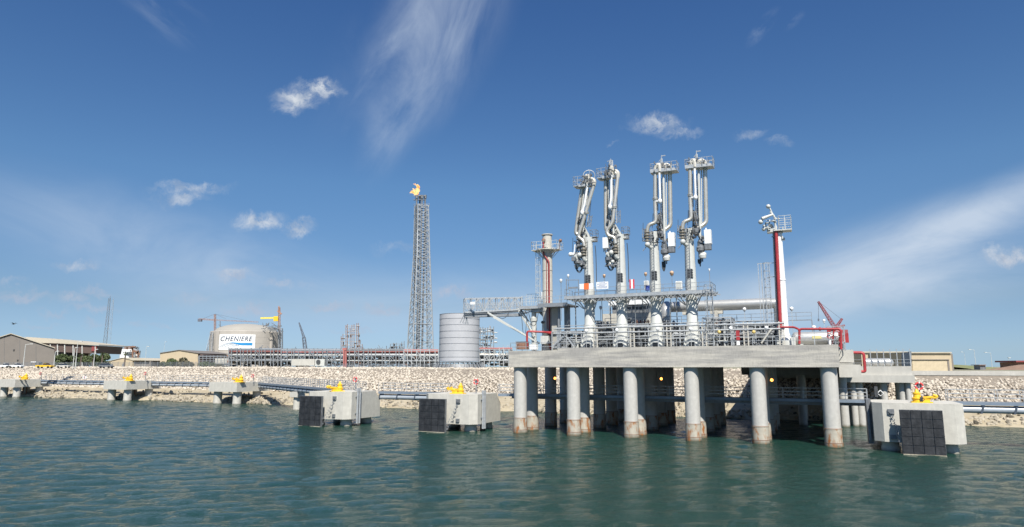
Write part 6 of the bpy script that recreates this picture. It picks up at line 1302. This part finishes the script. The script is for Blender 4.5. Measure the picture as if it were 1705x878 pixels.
for sgn in (-1,1): mb=MB(); mb.loft([[c+Vector((-.15,0,.02)),c+Vector((.15,0,.02)),c+Vector((.15,0,.07)),c+Vector((-.15,0,.07))],[c+Vector((-.1,sgn*.5,.3)),c+Vector((.12,sgn*.5,.3)),c+Vector((.12,sgn*.5,.33)),c+Vector((-.1,sgn*.5,.33))],[c+Vector((-.02,sgn*1.0,.2)),c+Vector((.02,sgn*1.0,.2)),c+Vector((.02,sgn*1,.22)),c+Vector((-.02,sgn*1,.22))]]); mb.build('wing',M['dark'],t)

# ------------------------------------------------------------------ right background
Y=150; t=thing('tan_warehouse','tan flat-roofed warehouse with roller doors on the right','warehouse',PY(1545,615,Y))
zb=9.0
mb=MB(); slab(mb,1518,1583,588.5,615,Y,18,zb); mb.build('wall',M['tan'],t); mb=MB(); slab(mb,1516.5,1584.5,586.3,588.3,Y-.4,19); mb.build('roof',M['tan2'],t); mb=MB(); slab(mb,1519,1581,598.6,599.5,Y-.35,.34); mb.build('door_canopy',M['brown'],t)
for x0,x1 in ((1520,1545),(1546.5,1578)): mb=MB(); slab(mb,x0,x1,599.8,615,Y-.12,.1,zb); mb.build('roller_door',mat('beige_door',(.50,.42,.29),.7),t)
mb=MB(); slab(mb,1578.5,1580,599,615,Y-.2,.15,zb); slab(mb,1583.2,1586,589,615,Y+.5,17,zb); mb.build('downpipe',M['brown'],t)
mb=MB(); p=[PY(1501,615,Y-1),PY(1516,615,Y-6),PY(1516,585,Y-6),PY(1501,589,Y-1)]; p[0].z=p[1].z=zb; mb.loft([p,[q+Vector((.5,.5,0)) for q in p]]); solo('wedge_wall',mb,mat('blue_grey_cladding',(.22,.25,.28),.6),'blue grey slanting wall left of the tan warehouse','wall')
Y=190; t=thing('long_tan_building','long low tan building behind the trestle posts','building',PY(1470,615,Y)); mb=MB(); slab(mb,1436,1512,587.8,615,Y,12,zb); mb.build('wall',M['tan'],t); mb=MB(); slab(mb,1435,1513,585.5,587.6,Y-.4,13); mb.build('roof',M['tan2'],t); mb=MB(); slab(mb,1440,1510,598,598.8,Y-.15,.1); mb.build('trim_band',M['brown'],t)
# grassy rise
M['grass']=mat('dry_grass',(.15,.19,.07),.95,0,.15,.2,var2=(.25,.24,.12))
mb=MB(); vs=[];fs=[]; nX,nY=40,10; a=PY(1560,612,260); b=PY(1790,612,260)
for j in range(nY+1):
    for i in range(nX+1):
        u=i/nX;v=j/nY; x=a.x+(b.x-a.x)*u; y=235+v*60; h=(1.9*math.exp(-((u-.12)/.22)**2))*math.sin(math.pi*v)+.3*math.sin(u*20+v*5)*.1; vs.append(Vector((x,y,8.7+max(0,h)+.35*math.sin(math.pi*v))))
for j in range(nY):
    for i in range(nX): fs.append((j*(nX+1)+i,j*(nX+1)+i+1,(j+1)*(nX+1)+i+1,(j+1)*(nX+1)+i))
mb.add(vs,fs,True); tag(mb.build('grassy_hill',M['grass']),kind='structure')
mb=MB(); vs=[];fs=[]; a=PY(1668,612,215); b=PY(1730,612,215)
for j in range(9):
    for i in range(17):
        u=i/16;v=j/8; vs.append(Vector((a.x+(b.x-a.x)*u,205+v*22,8.9+1.75*math.sin(math.pi*v)*min(1,u*1.8)+.2*math.sin(u*13+v*7)*math.sin(math.pi*v))))
for j in range(8):
    for i in range(16): fs.append((j*17+i,j*17+i+1,(j+1)*17+i+1,(j+1)*17+i))
mb.add(vs,fs,True); tag(mb.build('earth_mound',mat('reddish_earth',(.26,.17,.12),.95,0,.2,.5,bump=.4)),kind='structure')
t=thing('roadside_hut','small dark hut with pale roof on the grass hill','hut',PY(1635,612,225)); mb=MB(); slab(mb,1632,1641,608.5,613,225,3,9.0); mb.build('wall',M['mid'],t); mb=MB(); slab(mb,1630,1642,607.4,608.4,224.5,4); mb.build('roof',M['copper'],t)
t=thing('red_roof_building','brown building with a dull red roof at the right edge','building',PY(1700,612,222)); mb=MB(); slab(mb,1694,1730,603.5,612,228,8,9.5); mb.build('wall',M['copper'],t); mb=MB(); slab(mb,1692,1732,600.6,603.3,227,10); mb.build('roof',M['maroon'],t)
